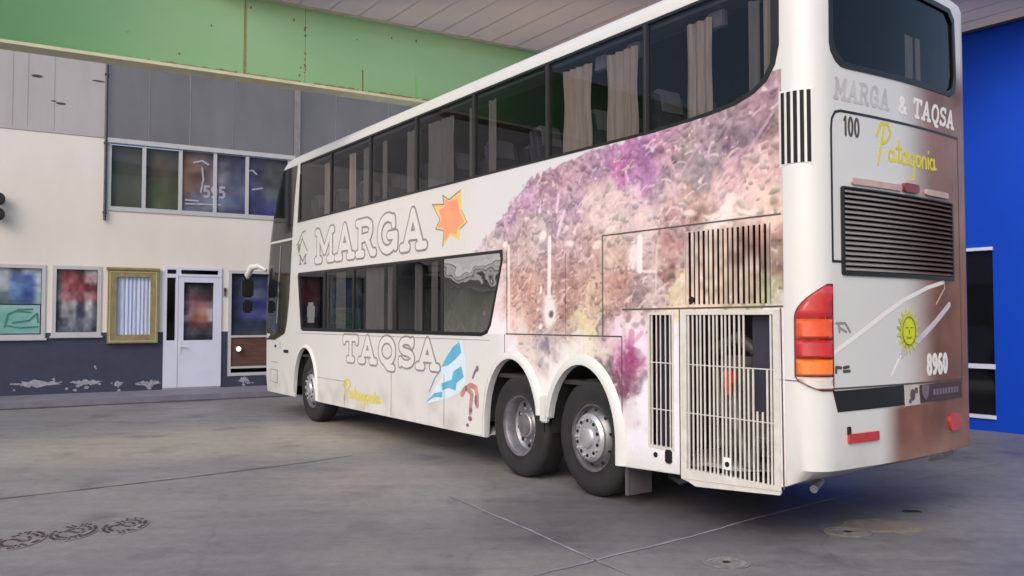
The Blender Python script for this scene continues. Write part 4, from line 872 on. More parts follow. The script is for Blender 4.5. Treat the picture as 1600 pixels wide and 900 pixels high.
lowm = MURZ < .345; ok &= ~(lowm[:-1, :-1] | blocked[:-1, :-1] & (MURZ[:-1, :-1] < .45))
jj, ii = np.nonzero(ok); V = np.stack([MURX.ravel(), np.full(mm * nn, -.002), MURZ.ravel()], 1)
quads = np.stack([idx[jj, ii], idx[jj, ii + 1], idx[jj + 1, ii + 1], idx[jj + 1, ii]], 1)
used = np.unique(quads); rem = -np.ones(mm * nn, int); rem[used] = np.arange(len(used))
mb = MB(); mb.v = [tuple(p) for p in V[used].tolist()]; mb.f = [tuple(q) for q in rem[quads].tolist()]
mb.build('mural', M['mural'], bus, cols=slin(MUR.reshape(-1, 3)[used]))

# window bands
mb = MB(); plate(mb, [BANDO], -.0, .006, sd, ups); mb.build('upper_window_frame', M['black'], bus)
mb = MB(); plate(mb, [LWO], -.0, .006, sd, lws); mb.build('lower_window_frame', M['black'], bus)
for i, p in enumerate(ups):
    mb = MB(); sheet(mb, p, -.010, sd); mb.build('window', M['tint'], bus)
for i, p in enumerate(lws):
    mb = MB(); sheet(mb, p, -.010, sd); mb.build('window', M['mirror'] if i == 4 else M['tint'], bus)
mb = MB()
for x_ in eds[1:-1]: mb.box(x_ - .006, x_ + .006, -.009, -.0062, UW_BOT - .01, UW_TOP + .01)
mb.build('window_seal', pm('seal_grey', (.05, .05, .055), .5), bus)

# cab glass wrapping the front corner
def fp(u, z, w):
    xa = xf(z) + RF
    if u >= xa: return (u, -w, z)
    a = (xa - u) / RF
    if a <= math.pi / 2: return (xa - (RF + w) * math.sin(a), RF - (RF + w) * math.cos(a), z)
    y = min(RF + (a - math.pi / 2) * RF, WB - RF); t = (y - RF) / (WB - 2 * RF); return (xf(z) - w - .05 * math.sin(math.pi * t), y, z)
def cab(z0, z1, name, edge):
    mb = MB(); nz_, nu = 14, 40
    for j in range(nz_ + 1):
        z = z0 + (z1 - z0) * j / nz_; ue = edge(z); u0_ = xf(z) + RF - RF * math.pi / 2 - (WB - 2 * RF)
        for i in range(nu + 1): 
            t = i / nu; mb.v.append(fp(ue + (u0_ - ue) * t ** 1.3, z, .007))
    b0 = len(mb.v)
    mb.f = [(j * (nu + 1) + i, j * (nu + 1) + i + 1, (j + 1) * (nu + 1) + i + 1, (j + 1) * (nu + 1) + i) for j in range(nz_) for i in range(nu)]
    return mb.build(name, M['bglass'], bus, smooth=50)
ez = [(1.2, -8.4), (1.24, -7.9), (1.32, -7.7), (1.5, -7.6), (1.9, -7.5), (2.3, -7.46), (3.0, -7.38), (3.6, -7.28), (4.08, -7.17)]
edge = lambda z: float(np.interp(z, [a for a, _ in ez], [b for _, b in ez]))
cab(1.22, 2.86, 'cab_glass', edge); cab(2.9, 4.05, 'upper_windscreen', edge)
mb = MB()
zz_ = [fp(edge(z) - .5 * (edge(z) - xf(z) - RF), z, .009) for z in np.linspace(1.5, 2.8, 8)]
mb.tube(zz_, .012, 6); mb.build('cab_pillar', M['ink'], bus)

# mirror arm at the front
mb = MB(); x0_ = -8.75
mb.tube([(-8.62, -.0, 2.42), (-8.72, -.1, 2.5), (-8.86, -.18, 2.48), (-8.95, -.22, 2.34), (-8.96, -.22, 2.18)], .05, 10, rs=[.03, .05, .06, .055, .035]); ma = mb.build('mirror_arm', M['white'], bus, smooth=50)
mb = MB(); mb.box(-9.03, -8.9, -.32, -.12, 1.95, 2.28, b=.03); mb.box(-9.02, -8.92, -.3, -.13, 1.68, 1.9, b=.03); mb.build('mirror_head', M['black'], ma, smooth=40)

# panel gaps, seams and flaps
mb = MB()
def gap(pts, w=.008): plate(mb, strokes([pts], w), .0025, .004, sd)
gap([(-1.38, 1.432), (.33, 1.437)], .012); gap([(.09, 1.437), (.09, 2.318), (1.93, 2.322)], .012); gap([(.33, 1.432), (.33, .36)], .01); gap([(.34, 1.667), (1.94, 1.677)], .013)
gap([(-1.36, 1.43), (-1.37, 2.28)], .007); gap([(-1.4, 1.43), (-1.4, 1.22)]); gap([(.985, 1.66), (.985, .36)], .009); gap([(1.925, 1.66), (1.935, .42)], .012); gap([(-.42, 1.44), (-.42, 2.2)], .004)
gap([(-7.18, 1.36), (-7.0, 1.352), (-1.68, 1.36)], .004); gap([(-6.3, .7), (-5.3, .7), (-5.3, .36)], .004); gap([(-3.9, .98), (-3.9, .36)], .004); gap([(-2.6, .95), (-2.6, .36)], .004)
gap([(-8.35, .85), (-8.0, .85)], .006); gap([(-8.35, .72), (-8.35, .52), (-8.0, .5), (-8.0, .72), (-8.35, .72)], .006); gap([(-7.9, 1.08), (-7.9, 1.2)], .008)
mb.build('panel_gap', M['line'], bus)
mb = MB(); mb.box(-7.72, -7.52, -.012, .0, 1.02, 1.07, b=.004); mb.box(-8.15, -8.08, -.01, .0, 1.1, 1.14, b=.003); mb.build('side_marker', M['black'], bus)
mb = MB()
for (x_, z_, r_) in ((.72, .49, .022), (1.115, 1.735, .028)): mb.lathe([(.001, -.008), (r_, -.008), (r_, .002)], 14, Matrix.Translation((x_, 0, z_)))
mb.box(.83, .9, -.01, .0, .44, .55, b=.012); mb.build('panel_lock', M['black'], bus)

# grilles
def grille(name, r, n, matfn, sw=.5, holes=(), cols=False):
    x0, x1, z0, z1 = r; mb = MB(); cl = []
    for i in range(n):
        xc = x0 + (x1 - x0) * (i + .5) / n; w = (x1 - x0) / n * sw; lean = random.uniform(-.004, .004)
        spans = [(z0, z1)]
        for (hx0, hx1, hz0, hz1) in holes:
            if hx0 < xc < hx1: spans = [s_ for a, b in spans for s_ in ((a, min(b, hz0)), (max(a, hz1), b)) if s_[1] - s_[0] > .02]
        for a, b in spans:
            k = max(1, int((b - a) / .05)) if cols else 1
            for j in range(k):
                c0, c1 = a + (b - a) * j / k, a + (b - a) * (j + 1) / k; b0 = len(mb.v)
                mb.box(xc - w / 2 + lean, xc + w / 2 + lean, -.003, .003, c0, c1)
                if cols:
                    cl += [slin(mural_at(xc, c0))] * 4 + [slin(mural_at(xc, c1))] * 4
    return mb.build(name, matfn, bus, cols=np.array(cl) if cols else None)
grille('upper_side_grille', GU, 17, M['slatmural'], .55, cols=True)
LH = [(1.615, 1.84, 1.235, 1.61), (1.7, 1.79, .93, 1.24)]
grille('lower_side_grille', GLo, 20, M['slat'], .36, LH)
grille('narrow_grille', GN, 5, M['slat'], .22)
for z_ in (1.235, .86):
    for g_ in (GLo, GN): MB().box(g_[0], g_[1], -.0045, -.0032, z_ - .004, z_ + .004).build('grille_rail', M['slat'], bus)
mb = MB()
plate(mb, [[(1.0, .345), (1.915, .40), (1.915, 1.655), (1.0, 1.655)]], .002, .011, sd, [rect(*GLo)]); plate(mb, [rect(GN[0] - .02, GN[1] + .02, GN[2] - .02, GN[3] + .02)], .002, .007, sd, [rect(*GN)])
plate(mb, [[(1.0, .343), (1.07, .33), (1.14, .305), (1.9, .37), (1.915, .398)]], -.01, .006, sd); mb.build('grille_surround', M['slat'], bus)
mb = MB(); mb.box(1.42, 1.49, -.014, -.008, .48, .57); mb.build('lock_plate', M['white2'], bus)
mb = MB(); mb.lathe([(.001, -.018), (.02, -.018), (.02, -.013)], 12, Matrix.Translation((1.455, 0, .52))); mb.build('lock', M['black'], bus)

# engine bay behind the grilles
mb = MB(); mb.add([(.55, .85, .43), (1.9, .85, .43), (1.9, .85, 2.3), (.55, .85, 2.3), (.55, .05, .43), (1.9, .05, .43), (1.9, .05, 2.3), (.55, .05, 2.3)], [(0, 1, 2, 3), (0, 4, 7, 3), (1, 2, 6, 5), (0, 1, 5, 4)]); mb.build('engine_bay', M['metaldk'], bus)
mb = MB(); mb.box(1.1, 1.6, .3, .8, .55, 1.3, b=.04); mb.box(.7, .95, .12, .2, .5, 1.62); mb.tube([(1.1, .3, 1.35), (1.35, .25, 1.45), (1.7, .35, 1.2)], .05, 10)
mb.tube([(1.4, .16, 1.05), (1.42, .14, .8), (1.5, .18, .5)], .045, 10); mb.tube([(1.2, .2, .6), (1.25, .15, .85), (1.2, .2, 1.2)], .03, 8)
mb.tube([(1.55, .16, .5), (1.62, .14, .7), (1.8, .18, .75)], .04, 8); en = mb.build('engine', M['metal'], bus, smooth=40)
mb = MB(); mb.tube([(1.38, .1, 1.02), (1.38, .1, 1.16)], .045, 12, rs=[.03, .05]); mb.box(1.33, 1.44, .07, .13, 1.1, 1.2, b=.01); mb.build('filler_cap', M['orangedeep'], bus, smooth=40)
mb = MB(); mb.box(1.62, 1.86, .07, .12, .9, 1.63, b=.01); mb.build('radiator', M['navy'], bus)
mb = MB(); mb.box(.64, .93, .1, .14, .5, 1.65); [mb.box(.66 + .03 * i, .668 + .03 * i, .09, .1, .55, 1.62) for i in range(9)]; mb.build('cooler', M['navy'], bus)
# mud flap behind the tag wheel
mb = MB(); mb.box(.325, .36, .03, .32, .09, .42, b=.004); mb.build('mud_flap', pm('flap_rubber', lin((84, 82, 88)), .8), bus)
mb = MB(); mb.tube([(.6, .3, .27), (.75, .25, .25), (.85, .3, .3)], .03, 8); mb.tube([(.7, .45, .3), (1.2, .5, .28), (1.5, .45, .34)], .035, 8); mb.build('exhaust', M['steeldk'], bus, smooth=40)
mb = MB(); mb.tube([(1.95, .4, .43), (2.03, .2, .41)], .028, 12); mb.build('tail_pipe', M['steel'], bus, smooth=40)

# vertical vent on the rear corner
mb = MB(); q = []
v0, v1 = AY - LA * 1.0 - .02, AY - LA * .45
for i in range(5):
    s0 = v0 + (v1 - v0) * (i + .12) / 5; s1 = v0 + (v1 - v0) * (i + .72) / 5; plate(mb, [rect(s0, s1, 2.665, 3.165)], .001, .004, lambda u, v, w: rp(u, v, w))
mb.build('corner_vent', M['hole'], bus)
mb = MB(); plate(mb, [rect(v0 - .012, v1 + .008, 2.64, 3.185)], .0, .003, lambda u, v, w: rp(u, v, w), [rect(v0 + (v1 - v0) * (i + .12) / 5, v0 + (v1 - v0) * (i + .72) / 5, 2.665, 3.165) for i in range(5)]); mb.build('vent_surround', M['white'], bus)

# rear window, lid groove, louvre
mb = MB(); sheet(mb, RW, -.012, rp); rw = mb.build('rear_window', M['bglass2'] if 'bglass2' in M else M['tint'], bus)
mb = MB()
def inset(poly, d):
    c = (sum(p[0] for p in poly) / len(poly), sum(p[1] for p in poly) / len(poly)); return [(p[0] + (d if p[0] < c[0] else -d), p[1] + (d if p[1] < c[1] else -d)) for p in poly]
plate(mb, [inset(RW, -.02)], .0, .006, rp, [inset(RW, .022)]); mb.build('rear_window_seal', M['black'], bus)
def rstroke(pts, w, w0, w1, mat, name):
    P = []
    for i in range(len(pts) - 1):
        a, b = pts[i], pts[i + 1]; k = max(1, int(math.hypot(b[0] - a[0], b[1] - a[1]) / .15)); P += [(a[0] + (b[0] - a[0]) * j / k, a[1] + (b[1] - a[1]) * j / k) for j in range(k)]
    P.append(pts[-1]); mb = MB(); plate(mb, strokes([P], w), w0, w1, rp); return mb.build(name, mat, bus)
rstroke([(.31, 1.985), (.2, 1.985), (.2, 2.9), (.21, 2.97), (.245, 3.02), (.3, 3.035), (1.95, 3.05)], .018, .0005, .003, M['black'], 'lid_gap')
rstroke([(1.95, 3.05), (1.95, 1.1)], .008, .0005, .002, M['line'], 'lid_gap')
mb = MB(); mb.add([(2.02, RL[0] - .02, RL[2] - .02), (2.02, RL[1] + .02, RL[2] - .02), (2.02, RL[1] + .02, RL[3] + .02), (2.02, RL[0] - .02, RL[3] + .02)], [(0, 1, 2, 3)]); mb.build('louvre_back', M['hole'], bus)
mb = MB(); nl = 16
for i in range(nl):
    z_ = RL[2] + (RL[3] - RL[2]) * (i + .5) / nl; ys = np.linspace(RL[0], RL[1], 9); b0 = len(mb.v)
    for y_ in ys: mb.v += [(rearx(y_) - .012, y_, z_ + .012), (rearx(y_) + .016, y_, z_ - .010), (rearx(y_) + .012, y_, z_ - .014), (rearx(y_) - .015, y_, z_ + .004)]
    for k in range(8):
        for c_ in range(4): mb.f.append((b0 + 4 * k + c_, b0 + 4 * k + (c_ + 1) % 4, b0 + 4 * k + 4 + (c_ + 1) % 4, b0 + 4 * k + 4 + c_))
lc = np.array([slin(np.array([150, 146, 146.]) + (np.array([98, 78, 78.]) - np.array([150, 146, 146.])) * np.clip((v_[1] - .75) / .7, 0, 1)) for v_ in mb.v])
mb.build('louvre', M['louvre'], bus, cols=lc)
mb = MB(); plate(mb, [rrect(RL[0] - .03, RL[1] + .025, RL[2] - .03, RL[3] + .01, .02)], .0, .012, rp, [rect(*RL)]); mb.build('louvre_frame', M['black'], bus)
M['pinkp'] = pm('pinkish_plastic', lin((196, 168, 164)), .3)
for q_ in (rrect(.4, 1.0, 2.53, 2.575, .02), rrect(1.35, 1.72, 2.535, 2.58, .015)): mb = MB(); plate(mb, [q_], .0, .018, rp); mb.build('high_lamp_housing', M['pinkp'], bus)
mb = MB(); plate(mb, [rrect(1.02, 1.22, 2.53, 2.595, .02)], .0, .03, rp); mb.build('high_brake_lamp', pm('lamp_dull_red', lin((140, 44, 56)), .3, coat=.3), bus)

# plate recess
mb = MB(); plate(mb, [[(.18, 1.1), (.23, .955), (1.0, .96), (1.0, 1.105)]], .001, .005, rp); mb.build('plate_recess', M['black'], bus)
mb = MB(); plate(mb, [rect(1.22, 1.93, .962, 1.095)], .001, .005, rp); tw = mb.build('tow_board', pm('board_dark', lin((72, 54, 62)), .5), bus)
mb = MB(); plate(mb, [[(1.01, .95), (1.21, .955), (1.19, 1.1), (1.0, 1.105)]], .004, .012, rp); lp = mb.build('licence_plate', pm('plate_white', lin((190, 186, 186)), .4), bus)
mb = MB(); plate(mb, [ell(1.1, 1.03, .035, .045, 10), rect(1.05, 1.08, .97, 1.0), rect(1.13, 1.17, 1.04, 1.08)], .013, .015, rp); mb.build('plate_mark', M['line'], lp)
mb = MB(); plate(mb, [[(1.25, 1.09), (1.35, 1.09), (1.345, 1.02), (1.3, .975), (1.255, 1.02)]], .006, .009, rp)
for k_ in range(9): plate(mb, [rect(1.42 + .05 * k_, 1.452 + .05 * k_, 1.01, 1.055)], .006, .008, rp)
mb.build('board_lettering', pm('faded_letters', lin((122, 108, 124)), .5), tw)
rstroke([(.2, 1.115), (1.95, 1.108)], .012, .0005, .003, M['line'], 'bumper_gap'); rstroke([(AY - LA - .08, 1.17), (-.03, 1.165)], .007, .0005, .002, M['line'], 'bumper_gap')
# reflectors
mb = MB(); plate(mb, [rrect(*[RR(1322, 690)[0], RR(1364, 690)[0], .735, .80], .01)], .0, .018, rp); mb.build('reflector', M['red'], bus)
mb = MB(); plate(mb, [rrect(.325, .352, .79, .85, .008)], .0, .014, rp); mb.build('reflector_clip', M['black'], bus)
mb = MB(); plate(mb, [rrect(1.68, 1.88, .715, .845, .05)], .0, .018, rp); mb.build('reflector', M['red'], bus)
mb = MB(); plate(mb, strokes([[(1.35, .53), (1.55, .525), (1.72, .55)]], .03), .001, .01, rp); mb.build('bumper_step', M['line'], bus)

# tail lamp cluster wrapping the left rear corner
def lampx(z):        # left edge as a function of height
    t = (z - 1.10) / (1.83 - 1.10)
    if t > .68: return -.075 + .225 * ((t - .68) / .32) ** 2.0
    if t < .14: return -.075 + .17 * ((.14 - t) / .14) ** 2
    return -.075
def lens(z0, z1, mat, name, w=.028):
    mb = MB(); nz_, ns = 8, 10
    for j in range(nz_ + 1):
        z = z0 + (z1 - z0) * j / nz_; l = lampx(z) + .008; r_ = .178
        for i in range(ns + 1):
            s_ = l + (r_ - l) * i / ns; e = min(1, min(i, ns - i) / 1.0) * min(1, min(j, nz_ - j) / 1.0); mb.v.append(rp(s_, z, .008 + (w - .008) * e))
    mb.f = [(j * (ns + 1) + i, j * (ns + 1) + i + 1, (j + 1) * (ns + 1) + i + 1, (j + 1) * (ns + 1) + i) for j in range(nz_) for i in range(ns)]
    return mb.build(name, mat, tl, smooth=50)
zs_ = np.linspace(1.10, 1.83, 24)
mb = MB(); plate(mb, [[(lampx(z) - .004, z) for z in zs_] + [(.19, 1.83), (.19, 1.10)]], -.0, .008, rp); tl = mb.build('tail_lamp', pm('lamp_base', lin((110, 40, 40)), .3), bus)
lens(1.60, 1.815, M['red'], 'red_lens'); lens(1.455, 1.59, M['orangedeep'], 'orange_lens', .034); lens(1.325, 1.445, M['red'], 'red_lens', .034); lens(1.205, 1.315, M['orange'], 'orange_lens', .034); lens(1.112, 1.195, M['clear'], 'clear_lens')

# lettering and artwork on the side
def outlined(lines, w, e, name):
    mb = MB(); plate(mb, strokes(lines, w + 2 * e), .0015, .003, sd); o = mb.build(name, M['ink'], bus)
    mb = MB(); plate(mb, strokes(lines, w), .0035, .005, sd); mb.build('letter_fill', M['fill'], o); return o
a0, b0_ = S(490, 412); a1, b1_ = S(671, 391)
print('marga', a0, b0_, a1, b1_, S(655, 322), S(497, 352))
LZ = S(655, 390)[1] + .03; LT = S(652, 323)[1] - .03
outlined(word('MARGA', a0 + .1, LZ, a1 - a0 - .2, LT - LZ, .16), .10, .027, 'side_lettering')
a0, _ = S(535, 560); a1, _ = S(689, 580); z0_, z1_ = S(660, 578)[1], S(660, 527)[1]
print('taqsa', a0, a1, z0_, z1_)
outlined(word('TAQSA', a0 + .06, z0_ + .03, a1 - a0 - .12, z1_ - z0_ - .06,   .14), .08, .024, 'side_lettering')
a0, z0_ = S(537, 622); a1, z1_ = S(592, 600); print('pat', a0, z0_, a1, z1_)
mb = MB(); plate(mb, strokes(script(a0, z0_ + .02, a1 - a0 + .05, .22), .035), .0015, .003, sd); mb.build('side_script', M['paleyellow'], bus)
mb = MB(); plate(mb, [ell(a0 + .68, z0_ + .055, .55, .055, 20)], .0008, .0014, sd); mb.build('script_glow', pm('script_wash', lin((220, 216, 160)), .4), bus)
# small emblem and mark in front of the name
mb = MB(); e_ = S(469, 384); plate(mb, strokes([[(e_[0] - .05, e_[1] - .12), (e_[0] + .02, e_[1] + .02), (e_[0] + .1, e_[1] + .12)], [(e_[0] - .14, e_[1] + .02), (e_[0] - .04, e_[1] + .08), (e_[0] + .08, e_[1] + .2), (e_[0] + .22, e_[1] + .22)], [(e_[0] + .1, e_[1] + .1), (e_[0] + .22, e_[1] - .02), (e_[0] + .3, e_[1] - .1)]], .022) + [ell(e_[0] - .05, e_[1] - .03, .06, .07, 10)], .0015, .003, sd)
e2 = S(472, 407); plate(mb, strokes(word('M', e2[0] - .12, e2[1] - .06, .3, .15), .03), .0015, .003, sd); mb.build('side_emblem', M['ink'], bus)
# star
STAR = [S(*p) for p in [(720, 297), (702, 312), (692, 305), (694, 319), (676, 320), (688, 343), (681, 358), (694, 360), (692, 385), (704, 367), (717, 375), (719, 357), (730, 347), (721, 327)]]
sc_ = (sum(p[0] for p in STAR) / 14, sum(p[1] for p in STAR) / 14)
mb = MB(); plate(mb, [STAR], .0012, .0022, sd); so_ = mb.build('star', pm('star_yellow', lin((236, 204, 120)), .4, nz=(7, .1)), bus)
mb = MB(); plate(mb, [[(sc_[0] + (p[0] - sc_[0]) * k, sc_[1] + (p[1] - sc_[1]) * k) for p, k in zip(STAR, [.7, .9, .85, .8, .6, .85, .8, .85, .85, .85, .75, .85, .85, .85])]], .0026, .0034, sd); mb.build('star_core', pm('star_orange', lin((244, 164, 116)), .4, nz=(5, .1), col2=lin((240, 140, 120))), so_)
mb = MB(); plate(mb, strokes([STAR[0:5]], .014) + strokes([STAR[4:9]], .01) + strokes([STAR[11:14]], .008), .0038, .005, sd); mb.build('star_outline', M['ink'], so_)
# blue waving ribbon
mb = MB(); plate(mb, [[S(*p) for p in [(722, 530), (727, 560), (730, 595), (716, 615), (694, 624), (668, 630), (676, 610), (690, 590), (690, 572), (704, 545)]]], .0010, .0016, sd); fl_ = mb.build('ribbon', pm('ribbon_pale', lin((208, 226, 240)), .4, nz=(5, .05)), bus)
mb = MB(); plate(mb, [[S(*p) for p in pl] for pl in ([(718, 534), (721, 551), (711, 562), (700, 571), (690, 573), (698, 557), (708, 542)], [(721, 572), (725, 589), (714, 598), (712, 610), (701, 606), (691, 610), (690, 599), (706, 593), (709, 580)], [(692, 612), (691, 621), (680, 620), (665, 629), (679, 614)])], .0022, .0032, sd); mb.build('ribbon_stripe', pm('ribbon_blue', lin((96, 178, 216)), .4, nz=(6, .1)), fl_)
mb = MB(); plate(mb, strokes([[S(689, 578), S(680, 590), S(671, 612)]], .014), .0034, .0042, sd); mb.build('ribbon_edge', pm('ribbon_edge', lin((130, 150, 190)), .5), fl_)
# little dancing figure painted near the arch
mb = MB(); plate(mb, strokes([[S(746, 574), S(742, 582), S(739, 590)]], .035) + [ell(*S(746, 576), .03, .035, 8)], .0015, .003, sd); fg = mb.build('painted_figure', pm('figure_mauve', lin((140, 110, 136)), .5), bus)
mb = MB(); plate(mb, strokes([[S(722, 616), S(727, 608), S(736, 602), S(744, 606), S(746, 618), S(746, 634)], [S(730, 606), S(738, 616), S(736, 630), S(735, 645)]], .06) , .0035, .005, sd); mb.build('figure_body', pm('figure_red', lin((206, 150, 146)), .5, nz=(9, .25)), fg)
mb = MB(); plate(mb, [ell(*S(736, 641), .035, .03, 8), ell(*S(735, 654), .04, .03, 8), ell(*S(731, 664), .03, .02, 7), ell(*S(729, 607), .03, .03, 7), ell(*S(744, 625), .025, .06, 8)], .0055, .0065, sd); mb.build('figure_detail', pm('figure_plum', lin((140, 96, 128)), .5), fg)

# rear lettering
def rtext(lines, w, mat, name, w0=.001, w1=.0022):
    mb = MB(); plate(mb, strokes(lines, w), w0, w1, rp); return mb.build(name, mat, bus)
z_ = 3.115
rtext(word('MARGA', .24, z_, .62, .15, .2, .15), .026, pm('rear_silver', lin((196, 195, 198)), .3), 'rear_lettering')
rtext(word('&', 1.0, z_, .1, .13), .026, M['white2'], 'rear_lettering')
rtext(word('TAQSA', 1.2, z_, .67, .145, .14, .15), .028, M['white2'], 'rear_lettering')
rtext(word('100', RR(1316, 200)[0], RR(1316, 212)[1], .17, .14, .12), .02, M['line'], 'fleet_number')
rtext(script(.72, 2.74, .82, .24), .022, M['yellow'], 'rear_script')
rtext(word('8960', RR(1440, 575)[0], 1.17, .33, .15, .16), .034, M['white2'], 'fleet_number')
rtext([[(.23, 1.56), (.32, 1.56)], [(.26, 1.53), (.33, 1.5)], [(.25, 1.56), (.26, 1.5)], [(.33, 1.55), (.37, 1.5)]], .018, M['ink'], 'rear_badge')
rtext([[(.22, 1.225), (.22, 1.26), (.27, 1.255)], [(.3, 1.23), (.36, 1.23)], [(.3, 1.255), (.35, 1.26)]], .022, M['line'], 'rear_badge')
rtext([[RR(*p) for p in ((1284, 592), (1292, 565), (1310, 545), (1340, 520), (1375, 490), (1405, 468), (1440, 450), (1468, 441))]], .03, M['white2'], 'swoosh')
rtext([[RR(*p) for p in ((1468, 441), (1470, 450), (1455, 475))]], .016, pm('swoosh_pink', lin((206, 168, 160)), .4), 'swoosh')
rtext([[RR(*p) for p in ((1398, 556), (1425, 532), (1452, 505), (1478, 476))]], .045, pm('swoosh_lilac', lin((210, 204, 218)), .4), 'swoosh')
rtext([[RR(*p) for p in ((1385, 585), (1398, 556))]], .02, M['white2'], 'swoosh')
cy, cz = RR(1409, 517)
mb = MB(); pts = []
for k_ in range(32): a = k_ * math.pi / 16; r_ = 1.0 if k_ % 2 else .62; pts.append((cy + .16 * r_ * math.cos(a), cz + .175 * r_ * math.sin(a)))
plate(mb, [pts], .005, .007, rp); sn = mb.build('sun_emblem', pm('sun_rays', lin((212, 216, 96)), .4), bus)
mb = MB(); plate(mb, [ell(cy, cz, .092, .105, 20)], .008, .011, rp); mb.build('sun_disc', pm('sun_face', lin((222, 232, 40)), .4), sn)
mb = MB(); plate(mb, strokes([ell(cy, cz, .09, .103, 22) + [(cy + .09, cz)], [(cy - .045, cz + .025), (cy - .02, cz + .025)], [(cy + .02, cz + .025), (cy + .045, cz + .025)], [(cy - .03, cz - .045), (cy, cz - .055), (cy + .03, cz - .045)], [(cy, cz + .01), (cy, cz - .02)]], .009), .012, .0135, rp); mb.build('sun_drawing', pm('sun_line', lin((128, 138, 40)), .5), sn)

# wheels
def wheel(cx_, kind, y0=.045, rz=.515, flip=False, x=1.0):
    sx = .9
    Mx = Matrix.Translation((cx_, y0, rz)) if not flip else Matrix.Translation((cx_, WB - y0, rz)) @ Matrix.Rotation(math.pi, 4, 'Z')
    rr = rz
    mb = MB()
    if kind == 'deep': prof = [(.305, .0), (.3, .02), (.285, .02), (.265, .05), (.26, .13), (.235, .15), (.2, .15), (.15, .13), (.12, .10), (.1, .06), (.001, .05)]
    else: prof = [(.305, .0), (.3, .02), (.285, .02), (.27, .05), (.262, .065), (.24, .03), (.21, .0), (.18, -.02), (.13, -.025), (.1, -.05), (.07, -.075), (.001, -.08)]
    mb.lathe(prof, 40, Mx, sx); w = mb.build('wheel', M['steel'] if kind != 'deep' else M['steel'], bus, smooth=35)
    mb = MB(); mb.lathe([(.31, .28), (.44, .285), (.5, .27), (rr - .002, .24), (rr, .22), (rr, .06), (rr - .004, .035), (.49, .008), (.46, -.004), (.42, -.006), (.36, .002), (.32, .006), (.305, .0), (.302, .03)], 56, Mx, sx)
    mb.build('tyre', M['tyre'], w, smooth=40)
    mb = MB(); nh = 10
    for k in range(nh):
        a = 2 * math.pi * k / nh + .2
        if kind == 'deep': r_, y_ = .218, .148; ex = (.022, .03)
        else: r_, y_ = .245, .03; ex = (.014, .03)
        p = Mx @ Matrix.Translation((r_ * sx * math.cos(a), y_, r_ * math.sin(a))) @ Matrix.Rotation(-a, 4, 'Y')
        mb.lathe([(.001, -.004), (ex[0], -.004), (ex[0], .01)], 10, p)
    mb.build('hand_hole', M['hole'], w)
    mb = MB()
    if kind == 'deep': mb.lathe([(.12, .14), (.12, .09), (.11, .075), (.08, .06), (.001, .055)], 28, Mx, sx)
    else: mb.lathe([(.215, -.002), (.215, -.02), (.185, -.045), (.12, -.048), (.1, -.05), (.085, -.07), (.06, -.078), (.001, -.08)], 30, Mx, sx)
    for k in range(10):
        a = 2 * math.pi * k / 10; r_ = .165; y_ = .125 if kind == 'deep' else -.05
        mb.lathe([(.001, -.016), (.013, -.014), (.016, 0)], 6, Mx @ Matrix.Translation((r_ * sx * math.cos(a), y_, r_ * math.sin(a))))
    hub = mb.build('hub', M['alloy'], w, smooth=35)
    if kind != 'deep':
        mb = MB()
        for k in range(10): a = 2 * math.pi * (k + .5) / 10; mb.lathe([(.001, -.052), (.016, -.052), (.018, -.04)], 10, Mx @ Matrix.Translation((.155 * sx * math.cos(a), .0, .155 * math.sin(a))))
        mb.build('hub_hole', M['hole'], w)
    return w
wheel(-6.6, 'hub'); wheel(-1.22, 'deep'); wheel(-.12, 'hub', rz=.525)
wheel(-6.6, 'hub', flip=True); wheel(-1.22, 'deep', flip=True); wheel(-.12, 'hub', flip=True, rz=.525)

# inside: decks, curtains, seats, papers on the glass
mb = MB(); mb.box(-8.0, 1.9, .05, WB - .05, 2.36, 2.42); mb.box(-8.0, .3, .05, WB - .05, .98, 1.02); mb.build('deck', M['dark_in'], bus)
def curtain(x0, x1, z0, z1, mat, y=.07, pinch=.0):
    mb = MB(); n = max(8, int((x1 - x0) / .012)); rows = 8; ph = random.random() * 6; cxm = (x0 + x1) / 2
    for j in range(rows + 1):
        t = j / rows; z = z0 + (z1 - z0) * t; sq = 1 - pinch * math.sin(math.pi * min(1, (1 - t) * 1.2)) ** 2
        for i in range(n + 1):
            u = x0 + (x1 - x0) * i / n; uu = cxm + (u - cxm) * sq; mb.v.append((uu, y + .018 * math.sin(u * 62 + ph + .6 * math.sin(u * 17)) + .006 * math.sin(u * 140), z))
    mb.f = [(j * (n + 1) + i, j * (n + 1) + i + 1, (j + 1) * (n + 1) + i + 1, (j + 1) * (n + 1) + i) for j in range(rows) for i in range(n)]
    return mb.build('curtain', mat, bus, smooth=70)
def cx2(px, py): return S(px, py)[0]
for a, b_, mt, pn in ((868, 915, 'curtain', .12), (940, 986, 'curtain', .1), (1062, 1103, 'curtain', .06), (1163, 1180, 'curtaingrey', 0), (1183, 1202, 'curtain', 0), (845, 853, 'curtaingrey', 0), (757, 768, 'curtaingrey', 0),
                      (726, 738, 'curtaingrey', 0), (660, 700, 'curtaingrey', .05), (628, 650, 'curtaingrey', 0), (563, 578, 'curtaingrey', 0), (541, 548, 'curtain', 0), (503, 513, 'curtain', 0), (590, 600, 'curtaingrey', 0)):
    yy = 240 if a < 800 else 160; curtain(cx2(a, yy), cx2(b_, yy), 3.12, 3.93, M[mt], pinch=pn)
for a, b_, mt in ((520, 532, 'curtaingrey'), (566, 592, 'curtaingrey'), (601, 612, 'curtaingrey'), (668, 676, 'curtaingrey'), (640, 650, 'curtaingrey')): curtain(cx2(a, 460), cx2(b_, 460), 1.42, 2.26, M['curtaingrey'] if mt != 'curtain' else M[mt])
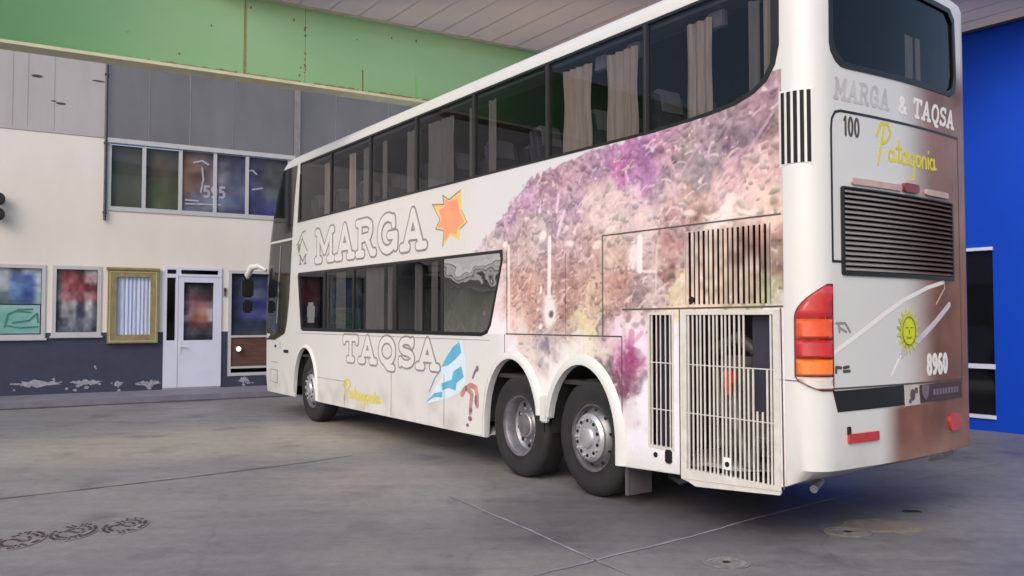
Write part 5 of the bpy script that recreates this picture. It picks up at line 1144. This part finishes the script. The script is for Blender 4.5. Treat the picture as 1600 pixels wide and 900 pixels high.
for x_ in np.arange(-6.6, 1.5, .82):
    for y_ in (.3, .78, 1.7):
        T = Matrix.Translation((x_, y_, 2.42)) @ Matrix.Rotation(R(-12), 4, 'Y')
        mb = MB(); mb2 = MB(); mb.box(-.06, .06, -.21, .21, .35, 1.12, T, b=.04); mb.box(-.5, 0, -.21, .21, .3, .42, T, b=.04); mb2.box(-.075, .07, -.14, .14, .9, 1.135, T, b=.02); st_ = mb.build('seat', M['seat'], bus); mb2.build('headrest_cover', M['cloth'], st_)
for x_ in np.arange(-5.9, -1.6, .9):
    for y_ in (.35, 1.6): T = Matrix.Translation((x_, y_, 1.02)) @ Matrix.Rotation(R(-12), 4, 'Y'); MB().box(-.07, .07, -.23, .23, .2, .95, T, b=.04).build('seat', M['seat'], bus)
for (px, py, w_, h_) in ((484, 487, .3, .17), (484, 499, .26, .1), (484, 477, .2, .09)):
    x_, z_ = S(px, py); MB().box(x_ - w_ / 2, x_ + w_ / 2, .017, .02, z_ - h_ / 2, z_ + h_ / 2).build('paper_notice', M['white2'], bus)
for a in (975, 1104, 925): x_, z_ = S(a, 30 if a > 1000 else 62); MB().box(x_ - .08, x_ + .08, .1, .16, 3.84, 3.98, b=.01).build('reading_lamp_unit', M['cloth'], bus)
mb = MB(); mb.box(-6.9, 1.85, .05, .3, 4.0, 4.03); mb.build('luggage_rack', M['cloth'], bus)
# pale strips added behind the rear window, standing in for reflections in the glass
for a, b_ in ((1428, 1440), (1444, 1451)):
    y0, y1 = RR(a, 90)[0], RR(b_, 90)[0]; mb = MB(); n = 8
    for i in range(n + 1): y_ = y0 + (y1 - y0) * i / n; mb.v += [(XR - .07 + .008 * math.sin(i * 2.1), y_, 3.42), (XR - .07 + .008 * math.sin(i * 2.1), y_, 3.8)]
    mb.f = [(2 * i, 2 * i + 2, 2 * i + 3, 2 * i + 1) for i in range(n)]; mb.build('curtain', M['curtaingrey'], bus)
# far side and roof details for other viewpoints
for q_ in (rect(-7.1, 1.9, 3.13, 4.05), rect(-6.9, -1.6, 1.42, 2.28)): mb = MB(); plate(mb, [q_], .001, .006, lambda u, v, w: (u, WB + w, v)); mb.build('far_side_glass', M['bglass'], bus)
for a, b_ in ((-4.6, -2.9), (-.6, .8)): MB().box(a, b_, .6, WB - .6, 4.262, 4.4, b=.05).build('roof_unit', M['white'], bus, smooth=40)
